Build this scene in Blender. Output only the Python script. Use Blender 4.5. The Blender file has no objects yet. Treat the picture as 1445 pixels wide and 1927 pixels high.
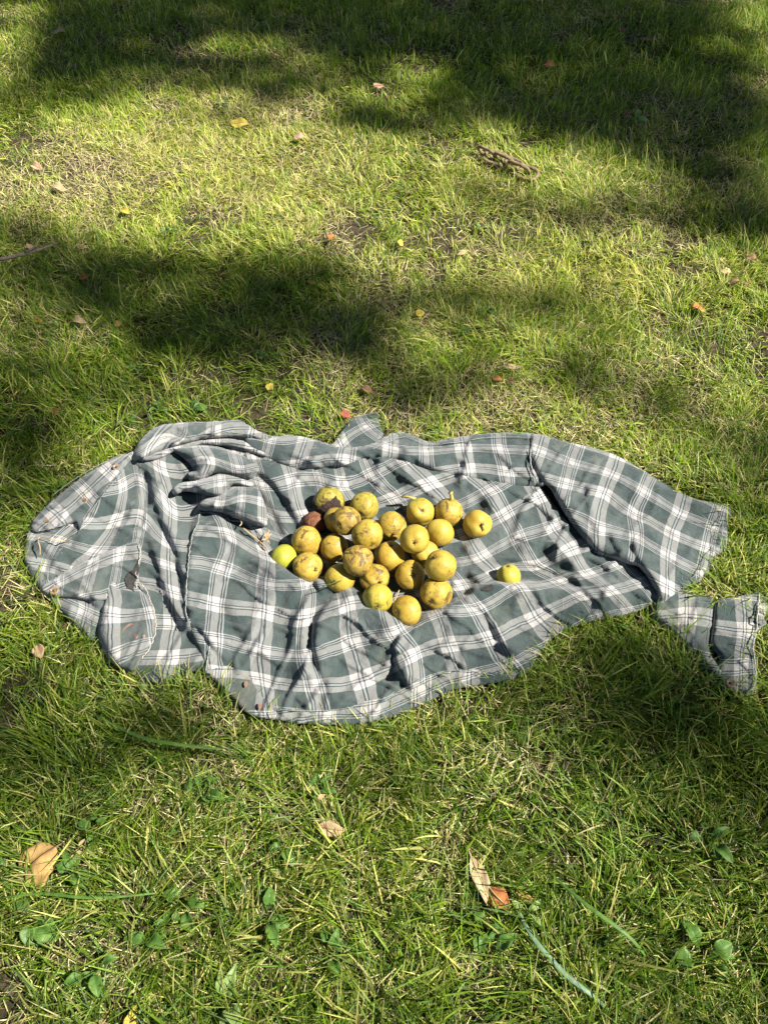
import bpy, math, random
import numpy as np
from mathutils import Vector, Matrix

# ------------------------------------------------------------------ camera, sky, sun, exposure
SC = bpy.context.scene
COL = SC.collection
CAM_H, PITCH, FPX = 1.0, math.radians(52), 1447.0
cd = bpy.data.cameras.new('camera')
cam = bpy.data.objects.new('camera', cd); COL.objects.link(cam)
cam.location = (0, 0, CAM_H); cam.rotation_euler = (math.radians(90) - PITCH, 0, 0)
cd.sensor_fit = 'VERTICAL'; cd.sensor_height = 24.0; cd.lens = 24.0 * FPX / 1927.0
cd.clip_start = 0.02; cd.clip_end = 500
SC.camera = cam

SUN_EL = math.radians(50)
hx, hy = 0.978, -0.208
SUN = Vector((math.cos(SUN_EL) * hx, math.cos(SUN_EL) * hy, math.sin(SUN_EL))).normalized()
w = bpy.data.worlds.new('World'); SC.world = w; w.use_nodes = True
nt = w.node_tree
sky = nt.nodes.new('ShaderNodeTexSky'); sky.sky_type = 'NISHITA'; sky.sun_disc = False
sky.sun_elevation = SUN_EL; sky.sun_rotation = math.atan2(hx, hy)
bg = nt.nodes['Background']; bg.inputs['Strength'].default_value = 0.05
nt.links.new(sky.outputs[0], bg.inputs['Color'])
sl = bpy.data.lights.new('sun', 'SUN'); sl.energy = 5.0; sl.angle = math.radians(0.55); sl.color = (1.0, 0.955, 0.88)
so = bpy.data.objects.new('sun', sl); COL.objects.link(so)
so.rotation_euler = SUN.to_track_quat('Z', 'Y').to_euler(); so.location = (6, -2, 8)
SC.view_settings.view_transform = 'Standard'; SC.view_settings.look = 'None'
SC.view_settings.exposure = 1.42; SC.view_settings.gamma = 1.0
SC.cycles.use_denoising = True
SC.cycles.max_bounces = 6; SC.cycles.diffuse_bounces = 3; SC.cycles.transmission_bounces = 3; SC.cycles.transparent_max_bounces = 4

# ------------------------------------------------------------------ helpers
rs = np.random.RandomState(7)
random.seed(7)
FW = np.array([0, math.cos(PITCH), -math.sin(PITCH)]); UP = np.array([0, math.sin(PITCH), math.cos(PITCH)])

def PX(px, py, z=0.0):
    """where the photograph's pixel meets the height z, in metres"""
    px = np.asarray(px, float); py = np.asarray(py, float); z = np.asarray(z, float)
    a = (px - 722.5) / FPX; b = -(py - 963.5) / FPX
    dy = b * UP[1] + FW[1]; dz = b * UP[2] + FW[2]
    t = (z - CAM_H) / dz
    return np.stack([a * t, dy * t, np.broadcast_to(z, (a * t).shape)], -1)

def TOPX(x, y, z=0.0):
    yy = y; zz = z - CAM_H
    d = yy * FW[1] + zz * FW[2]; u = yy * UP[1] + zz * UP[2]
    d = np.where(d < 0.05, 0.05, d)
    return 722.5 + FPX * x / d, 963.5 - FPX * u / d

def vnoise(x, y, seed=0):
    x = np.asarray(x, float); y = np.asarray(y, float)
    xi = np.floor(x).astype(np.int64); yi = np.floor(y).astype(np.int64)
    fx = x - xi; fy = y - yi
    fx = fx * fx * (3 - 2 * fx); fy = fy * fy * (3 - 2 * fy)
    def h(a, b):
        n = (a * 374761393 + b * 668265263 + seed * 974634777) & 0xffffffff
        n = ((n ^ (n >> 13)) * 1274126177) & 0xffffffff
        n = n ^ (n >> 16)
        return (n & 0xffff) / 65535.0
    return (h(xi, yi) * (1 - fx) + h(xi + 1, yi) * fx) * (1 - fy) + (h(xi, yi + 1) * (1 - fx) + h(xi + 1, yi + 1) * fx) * fy

def fbm(x, y, seed=0, n=3):
    s = 0; a = 1; t = 0
    for k in range(n):
        s = s + a * vnoise(x * 2 ** k, y * 2 ** k, seed + k * 17); t += a; a *= .5
    return s / t

def tag(o, label=None, cat=None, group=None, kind=None):
    if label: o['label'] = label
    if cat: o['category'] = cat
    if group: o['group'] = group
    if kind: o['kind'] = kind
    return o

def empty(name, loc=(0, 0, 0)):
    o = bpy.data.objects.new(name, None); o.empty_display_size = .05
    o.location = loc; COL.objects.link(o); return o

def np_mesh(name, V, faces, mat=None, parent=None, smooth=True, uv=None, colr=None, loc=None):
    """V (n,3); faces: list of int arrays (m,k)"""
    me = bpy.data.meshes.new(name)
    V = np.asarray(V, np.float32)
    if loc is not None: V = V - np.asarray(loc, np.float32)
    me.vertices.add(len(V)); me.vertices.foreach_set('co', V.ravel())
    fs = [np.asarray(f, np.int32) for f in faces if len(f)]
    li = np.concatenate([f.ravel() for f in fs]); ks = np.concatenate([np.full(len(f), f.shape[1], np.int32) for f in fs])
    st = np.concatenate([[0], np.cumsum(ks)[:-1]]).astype(np.int32)
    me.loops.add(len(li)); me.loops.foreach_set('vertex_index', li)
    me.polygons.add(len(ks)); me.polygons.foreach_set('loop_start', st); me.polygons.foreach_set('loop_total', ks)
    me.polygons.foreach_set('use_smooth', np.full(len(ks), smooth))
    if uv is not None:
        l = me.uv_layers.new(name='UVMap'); l.data.foreach_set('uv', np.asarray(uv, np.float32)[li].ravel())
    if colr is not None:
        c = me.color_attributes.new('tint', 'FLOAT_COLOR', 'POINT')
        cc = np.ones((len(V), 4), np.float32); cc[:, :colr.shape[1]] = colr
        c.data.foreach_set('color', cc.ravel())
    me.update(calc_edges=True); me.validate()
    if mat: me.materials.append(mat)
    o = bpy.data.objects.new(name, me); COL.objects.link(o)
    if loc is not None: o.location = loc
    if parent: o.parent = parent
    return o

class N:
    """tiny node helper"""
    def __init__(s, name):
        s.m = bpy.data.materials.new(name); s.m.use_nodes = True; s.t = s.m.node_tree
        s.b = s.t.nodes['Principled BSDF']; s.out = s.t.nodes['Material Output']
    def n(s, ty, **kw):
        nd = s.t.nodes.new(ty)
        for k, v in kw.items():
            if k.startswith('i_'): nd.inputs[k[2:].replace('_', ' ')].default_value = v
            else: setattr(nd, k, v)
        return nd
    def l(s, a, b): s.t.links.new(a, b)
    def math(s, op, a, b=None, c=None):
        nd = s.t.nodes.new('ShaderNodeMath'); nd.operation = op
        for i, v in enumerate((a, b, c)):
            if v is None: continue
            if isinstance(v, (int, float)): nd.inputs[i].default_value = v
            else: s.l(v, nd.inputs[i])
        return nd.outputs[0]
    def mix(s, f, a, b, mode='MIX'):
        nd = s.t.nodes.new('ShaderNodeMix'); nd.data_type = 'RGBA'; nd.blend_type = mode
        for idx, v in ((0, f), (6, a), (7, b)):
            if isinstance(v, (int, float)): nd.inputs[idx].default_value = v
            elif isinstance(v, (tuple, list)): nd.inputs[idx].default_value = (*v[:3], 1)
            else: s.l(v, nd.inputs[idx])
        return nd.outputs[2]
    def noise(s, vec, scale, detail=3, rough=.55, dist=0):
        nd = s.n('ShaderNodeTexNoise'); nd.inputs['Scale'].default_value = scale; nd.inputs['Detail'].default_value = detail
        nd.inputs['Roughness'].default_value = rough; nd.inputs['Distortion'].default_value = dist
        if vec is not None: s.l(vec, nd.inputs['Vector'])
        return nd.outputs['Fac']
    def ramp(s, fac, stops, interp='LINEAR'):
        nd = s.n('ShaderNodeValToRGB'); cr = nd.color_ramp; cr.interpolation = interp
        while len(cr.elements) < len(stops): cr.elements.new(0.5)
        for e, (p_, c) in zip(cr.elements, stops):
            e.position = p_
        for e, (p_, c) in zip(cr.elements, stops):
            e.color = (*c, 1) if len(c) == 3 else c
        s.l(fac, nd.inputs[0]); return nd
    def bump(s, h, strength, dist=.001):
        nd = s.n('ShaderNodeBump'); nd.inputs['Strength'].default_value = strength; nd.inputs['Distance'].default_value = dist
        s.l(h, nd.inputs['Height']); s.l(nd.outputs[0], s.b.inputs['Normal'])

# ------------------------------------------------------------------ materials
def mat_cloth(name='plaid_flannel', worn=0.0):
    m = N(name)
    uv = m.n('ShaderNodeUVMap', uv_map='UVMap').outputs[0]
    sep = m.n('ShaderNodeSeparateXYZ'); m.l(uv, sep.inputs[0])
    G = (.037, .052, .050, .78); W = (.355, .335, .318, .45); Dk = (.028, .04, .050, .85); L = (.35, .342, .325, .70)
    def side(x):
        f = m.math('FRACT', m.math('ADD', m.math('MULTIPLY', x, .5), .5))   # A band centred at .5
        f = m.math('ABSOLUTE', m.math('SUBTRACT', f, .5))                   # 0 at A centre, .5 at B centre
        # f*2 = distance from A centre in half periods
        st = [(0, L), (.0085, Dk), (.0245, W), (.1075, G), (.4, L), (.4155, Dk), (.43, L), (.4425, Dk), (.4575, W)]
        r = m.ramp(f, st, 'CONSTANT')
        return r.outputs['Color'], r.outputs['Alpha']
    cu, au = side(sep.outputs['X']); cv, av = side(sep.outputs['Y'])
    f = m.math('DIVIDE', au, m.math('ADD', au, av))
    col = m.mix(f, cv, cu)
    geo = m.n('ShaderNodeNewGeometry').outputs['Position']
    fuzz = m.noise(geo, 900, 2, .7)
    col = m.mix(.55, col, m.mix(1.0, col, m.ramp(fuzz, [(.3, (.72, .72, .72)), (.7, (1.28, 1.28, 1.28))]).outputs[0], 'MULTIPLY'))
    wear = m.noise(geo, 18, 5, .65, .6)
    col = m.mix(m.ramp(wear, [(.42, (0, 0, 0)), (.75, (.28, .28, .28))]).outputs[0], col, (.22, .23, .22))
    stain = m.noise(geo, 9, 4, .6, 1.0)
    sf = m.ramp(stain, [(.60 - worn * .22, (0, 0, 0)), (.74, (.34 + worn * .2,) * 3)]).outputs[0]
    col = m.mix(sf, col, (.21, .20, .15))
    speck = m.ramp(m.noise(geo, 260, 2, .5), [(.74, (0, 0, 0)), (.78, (.7, .7, .7))]).outputs[0]
    col = m.mix(m.math('MULTIPLY', speck, .5), col, (.09, .08, .05))
    m.l(col, m.b.inputs['Base Color'])
    m.b.inputs['Roughness'].default_value = .95; m.b.inputs['Specular IOR Level'].default_value = .08
    m.b.inputs['Sheen Weight'].default_value = .22; m.b.inputs['Sheen Roughness'].default_value = .45
    h = m.math('ADD', m.math('MULTIPLY', m.noise(geo, 65, 4, .6, .8), 2.2), m.math('MULTIPLY', fuzz, .35))
    m.bump(h, .75, .0022)
    return m.m

def mat_blade(name, rough=.45, trans=.35, spec=.35):
    m = N(name)
    at = m.n('ShaderNodeVertexColor', layer_name='tint').outputs['Color']
    geo = m.n('ShaderNodeNewGeometry').outputs['Position']
    nz = m.noise(geo, 420, 2)
    col = m.mix(1.0, at, m.ramp(nz, [(.3, (.8, .8, .8)), (.7, (1.18, 1.18, 1.18))]).outputs[0], 'MULTIPLY')
    m.l(col, m.b.inputs['Base Color']); m.b.inputs['Roughness'].default_value = rough
    m.b.inputs['Specular IOR Level'].default_value = spec
    tr = m.n('ShaderNodeBsdfTranslucent')
    c2 = m.mix(1.0, col, (1.15, 1.25, .55), 'MULTIPLY'); m.l(c2, tr.inputs['Color'])
    mx = m.n('ShaderNodeMixShader'); mx.inputs[0].default_value = trans
    m.l(m.b.outputs[0], mx.inputs[1]); m.l(tr.outputs[0], mx.inputs[2]); m.l(mx.outputs[0], m.out.inputs['Surface'])
    return m.m

def mat_soil():
    m = N('soil')
    geo = m.n('ShaderNodeNewGeometry').outputs['Position']
    a = m.noise(geo, 35, 6, .7); b = m.noise(geo, 3, 4)
    c = m.ramp(a, [(.3, (.018, .014, .010)), (.55, (.05, .038, .024)), (.75, (.13, .105, .065))]).outputs[0]
    g = m.ramp(a, [(.3, (.03, .045, .012)), (.7, (.085, .11, .03))]).outputs[0]
    dist = m.n('ShaderNodeSeparateXYZ'); m.l(geo, dist.inputs[0])
    r = m.math('ADD', m.math('MULTIPLY', dist.outputs[0], dist.outputs[0]), m.math('MULTIPLY', dist.outputs[1], dist.outputs[1]))
    far = m.ramp(m.math('MULTIPLY', r, .01), [(.12, (0, 0, 0)), (.35, (1, 1, 1))]).outputs[0]
    c = m.mix(far, c, g)
    m.l(c, m.b.inputs['Base Color']); m.b.inputs['Roughness'].default_value = .95; m.b.inputs['Specular IOR Level'].default_value = .1
    m.bump(a, .9, .01)
    return m.m

def mat_fruit():
    m = N('fruit_skin')
    tc = m.n('ShaderNodeTexCoord').outputs['Object']
    oi = m.n('ShaderNodeObjectInfo')
    oc = m.n('ShaderNodeSeparateColor'); m.l(oi.outputs['Color'], oc.inputs[0])     # r: greenness, g: amount of bruising, b: seed
    off = m.n('ShaderNodeCombineXYZ'); 
    k = m.math('MULTIPLY', oc.outputs[2], 37.0)
    m.l(k, off.inputs[0]); m.l(m.math('MULTIPLY', k, 1.7), off.inputs[1])
    va = m.n('ShaderNodeVectorMath', operation='ADD'); m.l(tc, va.inputs[0]); m.l(off.outputs[0], va.inputs[1]); v = va.outputs[0]
    n1 = m.noise(v, 40, 4, .6)
    base = m.mix(m.ramp(n1, [(.3, (0, 0, 0)), (.7, (1, 1, 1))]).outputs[0], (.31, .195, .020), (.44, .32, .055))
    base = m.mix(oc.outputs[0], base, (.26, .29, .028))
    # tan netting and russet
    n2 = m.noise(v, 120, 8, .74, 1.0)
    thr = m.math('SUBTRACT', m.math('ADD', n2, m.math('MULTIPLY', oc.outputs[1], .32)), .60)
    f2 = m.ramp(thr, [(0.0, (0, 0, 0)), (.10, (.62, .62, .62))]).outputs[0]
    base = m.mix(f2, base, (.17, .10, .03))
    # bruises with their own outline
    n3 = m.noise(v, 62, 6, .66, .8)
    thr3 = m.math('SUBTRACT', m.math('ADD', n3, m.math('MULTIPLY', oc.outputs[1], .28)), .675)
    f3 = m.ramp(thr3, [(0.0, (0, 0, 0)), (.05, (.85, .85, .85))]).outputs[0]
    base = m.mix(f3, base, (.075, .045, .018))
    n4 = m.noise(v, 420, 2, .5)
    dots = m.ramp(n4, [(.66, (0, 0, 0)), (.72, (.5, .5, .5))]).outputs[0]
    base = m.mix(dots, base, (.22, .13, .03))
    m.l(base, m.b.inputs['Base Color'])
    m.b.inputs['Roughness'].default_value = .5; m.b.inputs['Specular IOR Level'].default_value = .3
    m.b.inputs['Subsurface Weight'].default_value = .08; m.b.inputs['Subsurface Radius'].default_value = (.006, .004, .001); m.b.inputs['Subsurface Scale'].default_value = .5
    m.bump(m.math('SUBTRACT', m.math('ADD', m.math('MULTIPLY', n2, .5), m.math('MULTIPLY', n4, .3)), f3), .5, .0012)
    return m.m

def mat_simple(name, c1, c2, scale=60, rough=.8, bump=.5, trans=0, metal=0, dist=.002):
    m = N(name)
    tc = m.n('ShaderNodeTexCoord').outputs['Object']
    n = m.noise(tc, scale, 5, .65, .4)
    c = m.ramp(n, [(.3, c1), (.7, c2)]).outputs[0]
    m.l(c, m.b.inputs['Base Color']); m.b.inputs['Roughness'].default_value = rough; m.b.inputs['Metallic'].default_value = metal
    m.b.inputs['Specular IOR Level'].default_value = .3
    m.bump(n, bump, dist)
    if trans:
        tr = m.n('ShaderNodeBsdfTranslucent'); m.l(c, tr.inputs['Color'])
        mx = m.n('ShaderNodeMixShader'); mx.inputs[0].default_value = trans
        m.l(m.b.outputs[0], mx.inputs[1]); m.l(tr.outputs[0], mx.inputs[2]); m.l(mx.outputs[0], m.out.inputs['Surface'])
    return m.m

M_CLOTH = mat_cloth(); M_WORN = mat_cloth('plaid_flannel_worn', .55)
M_GRASS = mat_blade('grass_blade', .5, .45, .22); M_STRAW = mat_blade('dry_straw', .65, .2, .12)
M_SOIL = mat_soil(); M_FRUIT = mat_fruit()
M_BUTTON = mat_simple('button_horn', (.07, .04, .022), (.26, .18, .11), 300, .35, .2)
M_STITCH = mat_simple('stitch_thread', (.05, .07, .065), (.40, .41, .38), 420, .95, .9)
M_FRAY = mat_simple('frayed_thread', (.22, .20, .17), (.45, .42, .37), 500, .95, .6)
M_TEAR = mat_simple('torn_dark_cloth', (.012, .012, .012), (.05, .045, .04), 200, .95, .6)
M_STAIN = mat_simple('rust_stain', (.17, .085, .055), (.27, .17, .13), 260, .95, .3)
M_CALYX = mat_simple('calyx', (.05, .03, .012), (.22, .14, .05), 400, .85, .8)
M_STEM = mat_simple('fruit_stem', (.22, .18, .04), (.50, .42, .12), 260, .7, .6)
M_ROT = mat_simple('rotten_husk', (.010, .007, .006), (.055, .03, .022), 220, .8, 1.0, dist=.004)
M_NUT = mat_simple('walnut_husk', (.045, .016, .009), (.22, .085, .038), 120, .6, 1.0, dist=.003)
M_RUST = mat_simple('rusty_iron', (.10, .07, .04), (.30, .22, .12), 130, .85, 1.0)
M_STICK = mat_simple('dead_wood', (.12, .09, .065), (.28, .21, .16), 120, .9, .8)
M_BARK = mat_simple('bark', (.05, .038, .028), (.16, .125, .09), 9, .95, 1.0, dist=.03)
M_TREELEAF = mat_simple('tree_leaf', (.03, .06, .012), (.07, .12, .025), 8, .5, .1, trans=.12)

# ------------------------------------------------------------------ the ground
gx = 60.0
V = []; NG = 61
ax = np.sign(np.linspace(-1, 1, NG)) * np.abs(np.linspace(-1, 1, NG)) ** 2.5 * 150
X, Y = np.meshgrid(ax, ax + 1.5, indexing='ij')
Z = np.zeros_like(X)
idx = np.arange(NG * NG).reshape(NG, NG)
q = np.stack([idx[:-1, :-1], idx[1:, :-1], idx[1:, 1:], idx[:-1, 1:]], -1).reshape(-1, 4)
g = np_mesh('ground', np.stack([X, Y, Z], -1).reshape(-1, 3), [q], M_SOIL)
tag(g, 'dark brown soil under the grass of the lawn', None, kind='structure')

# ------------------------------------------------------------------ shade pattern (in ground terms) cast by the tree
SH = [(330,62,310,58,.97),(120,110,90,60,.85),(250,130,220,45,.8),(560,30,240,45,.97),(620,120,130,55,.7),(480,150,120,35,.65),
 (430,205,120,22,.5),(100,190,120,30,.5),(520,178,60,25,.7),
 (850,60,210,45,.85),(770,40,90,45,.9),(1050,150,210,88,.98),(1240,60,210,50,.95),(1320,160,110,75,.92),(980,95,150,60,.85),(1120,220,170,45,.85),
 (1250,215,200,50,.85),(1330,310,160,105,.75),(1180,260,110,40,.6),(745,232,115,36,.9),(655,180,60,30,.6),(880,215,70,28,.6),
 (905,380,60,24,.6),(1000,388,90,20,.65),(1170,410,160,32,.92),(1390,405,120,60,.92),(1380,300,90,120,.5),(1240,360,90,30,.55),
 (1020,590,130,42,.65),(870,625,100,55,.5),(960,680,110,50,.55),(1190,640,90,40,.3),(730,740,90,40,.5),(840,750,90,45,.5),(1180,760,120,50,.45),(1100,800,60,26,.35),
 (60,440,110,36,.55),(90,510,150,56,.6),(240,540,160,56,.6),(430,548,180,56,.62),(570,530,120,40,.75),(665,600,100,52,.75),(460,625,200,44,.55),(240,620,150,40,.4),(610,665,150,36,.5),
 (20,930,70,120,.45),(70,830,60,40,.3),(1430,900,60,130,.5),(1340,930,60,60,.3),(1180,880,60,26,.25),
 (720,-5,800,30,.85),(200,35,190,35,.9),(900,60,520,60,.8),(1280,180,180,110,.8),(1080,170,240,95,.9),(20,860,110,110,.6),(150,700,150,50,.35),(700,560,140,50,.5),(60,520,170,90,.5),(190,590,190,70,.5),(420,600,290,80,.5),(900,640,330,100,.5),(300,700,260,50,.3),(220,1390,290,95,.6),(60,1400,120,90,.4),(700,1430,200,50,.3),(1150,1310,260,80,.55),(1330,1500,130,150,.45),(560,1600,160,50,.3),(20,760,90,90,.5),(180,760,120,40,.25),
 (1200,1400,170,60,.45),(1420,1520,60,150,.6),(20,1300,60,80,.4),(330,1400,190,36,.35),(1150,1230,70,30,.3)]
HOLES = [(460,88,70,20),(1412,50,55,22),(1345,92,40,14),(1432,165,30,30),(1050,300,70,30),(30,20,40,20),(1140,470,300,32),(900,280,60,20)]
def shade_at(x, y):
    px, py = TOPX(x, y)
    wx = (fbm(x * 7, y * 7, 5) - .5) * .10; wy = (fbm(x * 7, y * 7, 55) - .5) * .12
    px2, py2 = TOPX(x + wx, y + wy)
    keep = np.ones_like(px)
    for cx, cy, rx, ry, s in SH:
        d = np.sqrt(((px2 - cx) / rx) ** 2 + ((py2 - cy) / ry) ** 2)
        keep = keep * (1 - s * np.clip((1.18 - d) / .35, 0, 1))
    for cx, cy, rx, ry in HOLES:
        d = np.sqrt(((px2 - cx) / rx) ** 2 + ((py2 - cy) / ry) ** 2)
        keep = np.maximum(keep, np.clip((1.25 - d) / .4, 0, 1) * .9)
    sh = 1 - keep
    # outside of the photograph the crown is added, closed in loose masses to cut sky light
    out = np.clip(np.maximum(np.maximum(-40 - px, px - 1485), np.maximum(-25 - py, py - 1960)) / 60.0, 0, 1)
    wild = np.clip((fbm(x * 1.1 + 9, y * 1.1, 91) - .22) * 6, 0, 1) * .97
    sh = sh * (1 - out) + wild * out
    return sh

# ------------------------------------------------------------------ the shirt
def cr(pts, n=6, closed=True):
    P = np.array(pts, float); out = []
    m = len(P)
    rng_ = range(m) if closed else range(m - 1)
    for i in rng_:
        if closed: a, b, c, d = P[(i - 1) % m], P[i], P[(i + 1) % m], P[(i + 2) % m]
        else: a, b, c, d = P[max(i - 1, 0)], P[i], P[i + 1], P[min(i + 2, m - 1)]
        for k in range(n):
            t = k / n
            out.append(.5 * ((2 * b) + (c - a) * t + (2 * a - 5 * b + 4 * c - d) * t * t + (3 * b - a - 3 * c + d) * t ** 3))
    if not closed: out.append(P[-1])
    return np.array(out)

def inside(poly, x, y):
    r = np.zeros(x.shape, bool)
    x2, y2 = poly[:, 0], poly[:, 1]; x1, y1 = np.roll(x2, 1), np.roll(y2, 1)
    for a, b, c, d in zip(x1, y1, x2, y2):
        if b == d: continue
        k = ((b > y) != (d > y)) & (x < (c - a) * (y - b) / (d - b) + a)
        r ^= k
    return r

def seg_dist(poly, x, y, closed=True):
    """distance to the polyline, nearest point, signed side and place along it"""
    P = poly; Q = np.roll(poly, -1, 0) if closed else poly[1:]
    if not closed: P = poly[:-1]
    best = np.full(x.shape, 1e9); bx = np.zeros(x.shape); by = np.zeros(x.shape); side = np.zeros(x.shape); al = np.zeros(x.shape)
    L = 0
    for (a, b), (c, d) in zip(P, Q):
        ex, ey = c - a, d - b; ll = ex * ex + ey * ey
        if ll < 1e-9: continue
        t = np.clip(((x - a) * ex + (y - b) * ey) / ll, 0, 1)
        qx, qy = a + t * ex, b + t * ey
        dd = (x - qx) ** 2 + (y - qy) ** 2
        k = dd < best
        best[k] = dd[k]; bx[k] = qx[k]; by[k] = qy[k]; side[k] = (ex * (y - b) - ey * (x - a))[k]; al[k] = (L + t * math.sqrt(ll))[k]
        L += math.sqrt(ll)
    return np.sqrt(best), bx, by, side, al / max(L, 1e-6)

# (polyline, height m, width on the cross<0 side, width on the cross>0 side) in photograph pixels
RIDGES = [
 ([(380,945),(365,1010),(357,1080),(354,1140),(395,1200),(430,1240)], .013, 42, 8),
 ([(262,850),(284,880),(300,950),(340,1040),(352,1110)], .014, 34, 9),
 ([(232,872),(200,925),(170,965),(150,1010),(140,1040)], .009, 30, 6),
 ([(285,1010),(302,1060),(318,1110),(345,1160),(385,1220)], .013, 24, 7),
 ([(120,1010),(95,1025),(110,1060),(130,1090)], .006, 14, 14),
 ([(495,1035),(528,1073),(565,1094),(582,1102)], .020, 7, 55),
 ([(582,1098),(586,1118),(574,1160),(572,1220),(592,1300)], .012, 12, 26),
 ([(640,1104),(655,1113),(700,1143),(745,1170),(768,1182)], .024, 6, 60),
 ([(650,1110),(622,1140),(600,1175),(598,1225),(612,1275)], .017, 40, 9),
 ([(590,1100),(620,1092),(642,1102)], .016, 7, 25),
 ([(770,1182),(752,1205),(748,1235),(758,1262),(782,1300)], .015, 34, 6),
 ([(772,1200),(800,1167),(835,1148),(880,1128),(905,1106),(955,1102),(1010,1106),(1080,1116),(1150,1102),(1215,1098)], .020, 6, 48),
 ([(905,1140),(935,1180),(948,1205),(975,1245)], .012, 22, 10),
 ([(870,1042),(905,1012),(935,1002),(955,1000)], .010, 10, 30),
 ([(880,1075),(930,1102),(960,1100)], .010, 18, 10),
 ([(965,985),(985,1020),(995,1045)], .004, 28, 12),
 ([(1035,1010),(1075,1050),(1105,1090),(1150,1100)], .011, 12, 20),
 ([(1040,1085),(1070,1080),(1100,1085)], .004, 10, 14),
 ([(500,818),(560,848),(640,862),(690,850),(750,853),(800,864),(850,880)], .007, 14, 14),
 ([(480,870),(520,900),(570,980),(590,1030)], .011, 22, 14),
 ([(492,915),(530,975),(545,1020)], .009, 14, 10),
 ([(600,890),(640,930),(665,950)], .006, 16, 16),
 ([(690,850),(760,880),(840,960)], .006, 24, 24),
 ([(860,885),(900,920),(935,960)], .007, 26, 14),
 ([(430,1120),(460,1180),(520,1240)], .008, 26, 20),
 ([(820,1230),(870,1200),(930,1200)], .008, 20, 26),
 ([(180,1110),(200,1150),(205,1200),(230,1250)], .007, 22, 12),
 ([(120,1130),(180,1160),(240,1150)], .005, 14, 16),
 ([(395,990),(430,960),(480,985)], .005, 16, 16),
 ([(60,1030),(110,1000),(160,960)], .006, 18, 14),
 ([(560,1250),(640,1240),(720,1255)], .006, 16, 20),
 ([(1110,1140),(1180,1120),(1240,1115)], .008, 10, 14),
]
RIDGES = [(cr(p, 4, False), h, a, b) for p, h, a, b in RIDGES]
BASIN = [(700, 1030, 200, 75), (850, 1010, 110, 60), (700, 1110, 120, 40), (770, 1140, 60, 40), (965, 1080, 48, 22)]

def hfield(px, py):
    z = np.full(px.shape, .013)
    W = np.stack(np.broadcast_arrays(px, py), -1)
    # long soft creases
    u = px + 60 * (fbm(px / 140, py / 110, 3) - .5); v = py + 60 * (fbm(px / 150, py / 120, 8) - .5)
    z = z + .007 * (fbm(u / 75, v / 60, 21, 3) - .45)
    cre = 1 - np.abs(2 * fbm((u * .85 + v * .5) / 50, (v * .85 - u * .5) / 230, 31, 2) - 1)
    z = z + .0085 * (np.clip(cre - .74, 0, 1) / .26) ** 1.3
    cre2 = 1 - np.abs(2 * fbm((u * .5 - v * .85) / 36, (v * .5 + u * .85) / 210, 77, 2) - 1)
    z = z + .0055 * (np.clip(cre2 - .80, 0, 1) / .20) ** 1.3
    z = z + .0013 * (fbm(px / 15 + u / 40, py / 12, 41, 3) - .5)
    b = np.zeros(px.shape)
    for cx, cy, rx, ry in BASIN:
        b = np.maximum(b, np.clip(1.25 - np.sqrt(((px - cx) / rx) ** 2 + ((py - cy) / ry) ** 2), 0, .45) / .45)
    z = z * (1 - b) + .0105 * b
    r = np.zeros(px.shape)
    for poly, h, w1, w2 in RIDGES:
        x0, y0 = poly.min(0) - 3 * max(w1, w2); x1, y1 = poly.max(0) + 3 * max(w1, w2)
        k = (px > x0) & (px < x1) & (py > y0) & (py < y1)
        if not k.any(): continue
        d, _, _, s, al = seg_dist(poly, px[k], py[k], False)
        ww = np.where(s < 0, max(w1, 8.5), max(w2, 8.5))
        endf = np.clip(np.minimum(al, 1 - al) / .22 + .25, 0, 1)
        h = h * 1.3; r[k] = np.maximum(r[k], h * endf * np.exp(-(d / ww) ** 2)) + .25 * np.minimum(r[k], h * endf * np.exp(-(d / ww) ** 2))
    return z + r

def tps(ctrl, px, py):
    c = np.array(ctrl, float); P = c[:, :2] / 100.; n = len(P)
    def U(r2): return np.where(r2 > 1e-12, r2 * np.log(np.maximum(r2, 1e-12)), 0)
    K = U(((P[:, None] - P[None]) ** 2).sum(-1)) + np.eye(n) * .02
    A = np.zeros((n + 3, n + 3)); A[:n, :n] = K; A[:n, n] = 1; A[:n, n + 1:] = P; A[n, :n] = 1; A[n + 1:, :n] = P.T
    B = np.zeros((n + 3, 2)); B[:n] = c[:, 2:4]
    S = np.linalg.solve(A, B)
    Q = np.stack([px, py], -1) / 100.
    r2 = ((Q[:, None] - P[None]) ** 2).sum(-1)
    return U(r2) @ S[:n] + S[n] + Q @ S[n + 1:]

SHIRT = empty('plaid_shirt', (0.0, 0.66, 0.0))
tag(SHIRT, 'worn green, grey and white plaid flannel shirt crumpled on the lawn under the fruits', 'shirt')
SL = np.array([0.0, 0.66, 0.0])

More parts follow.
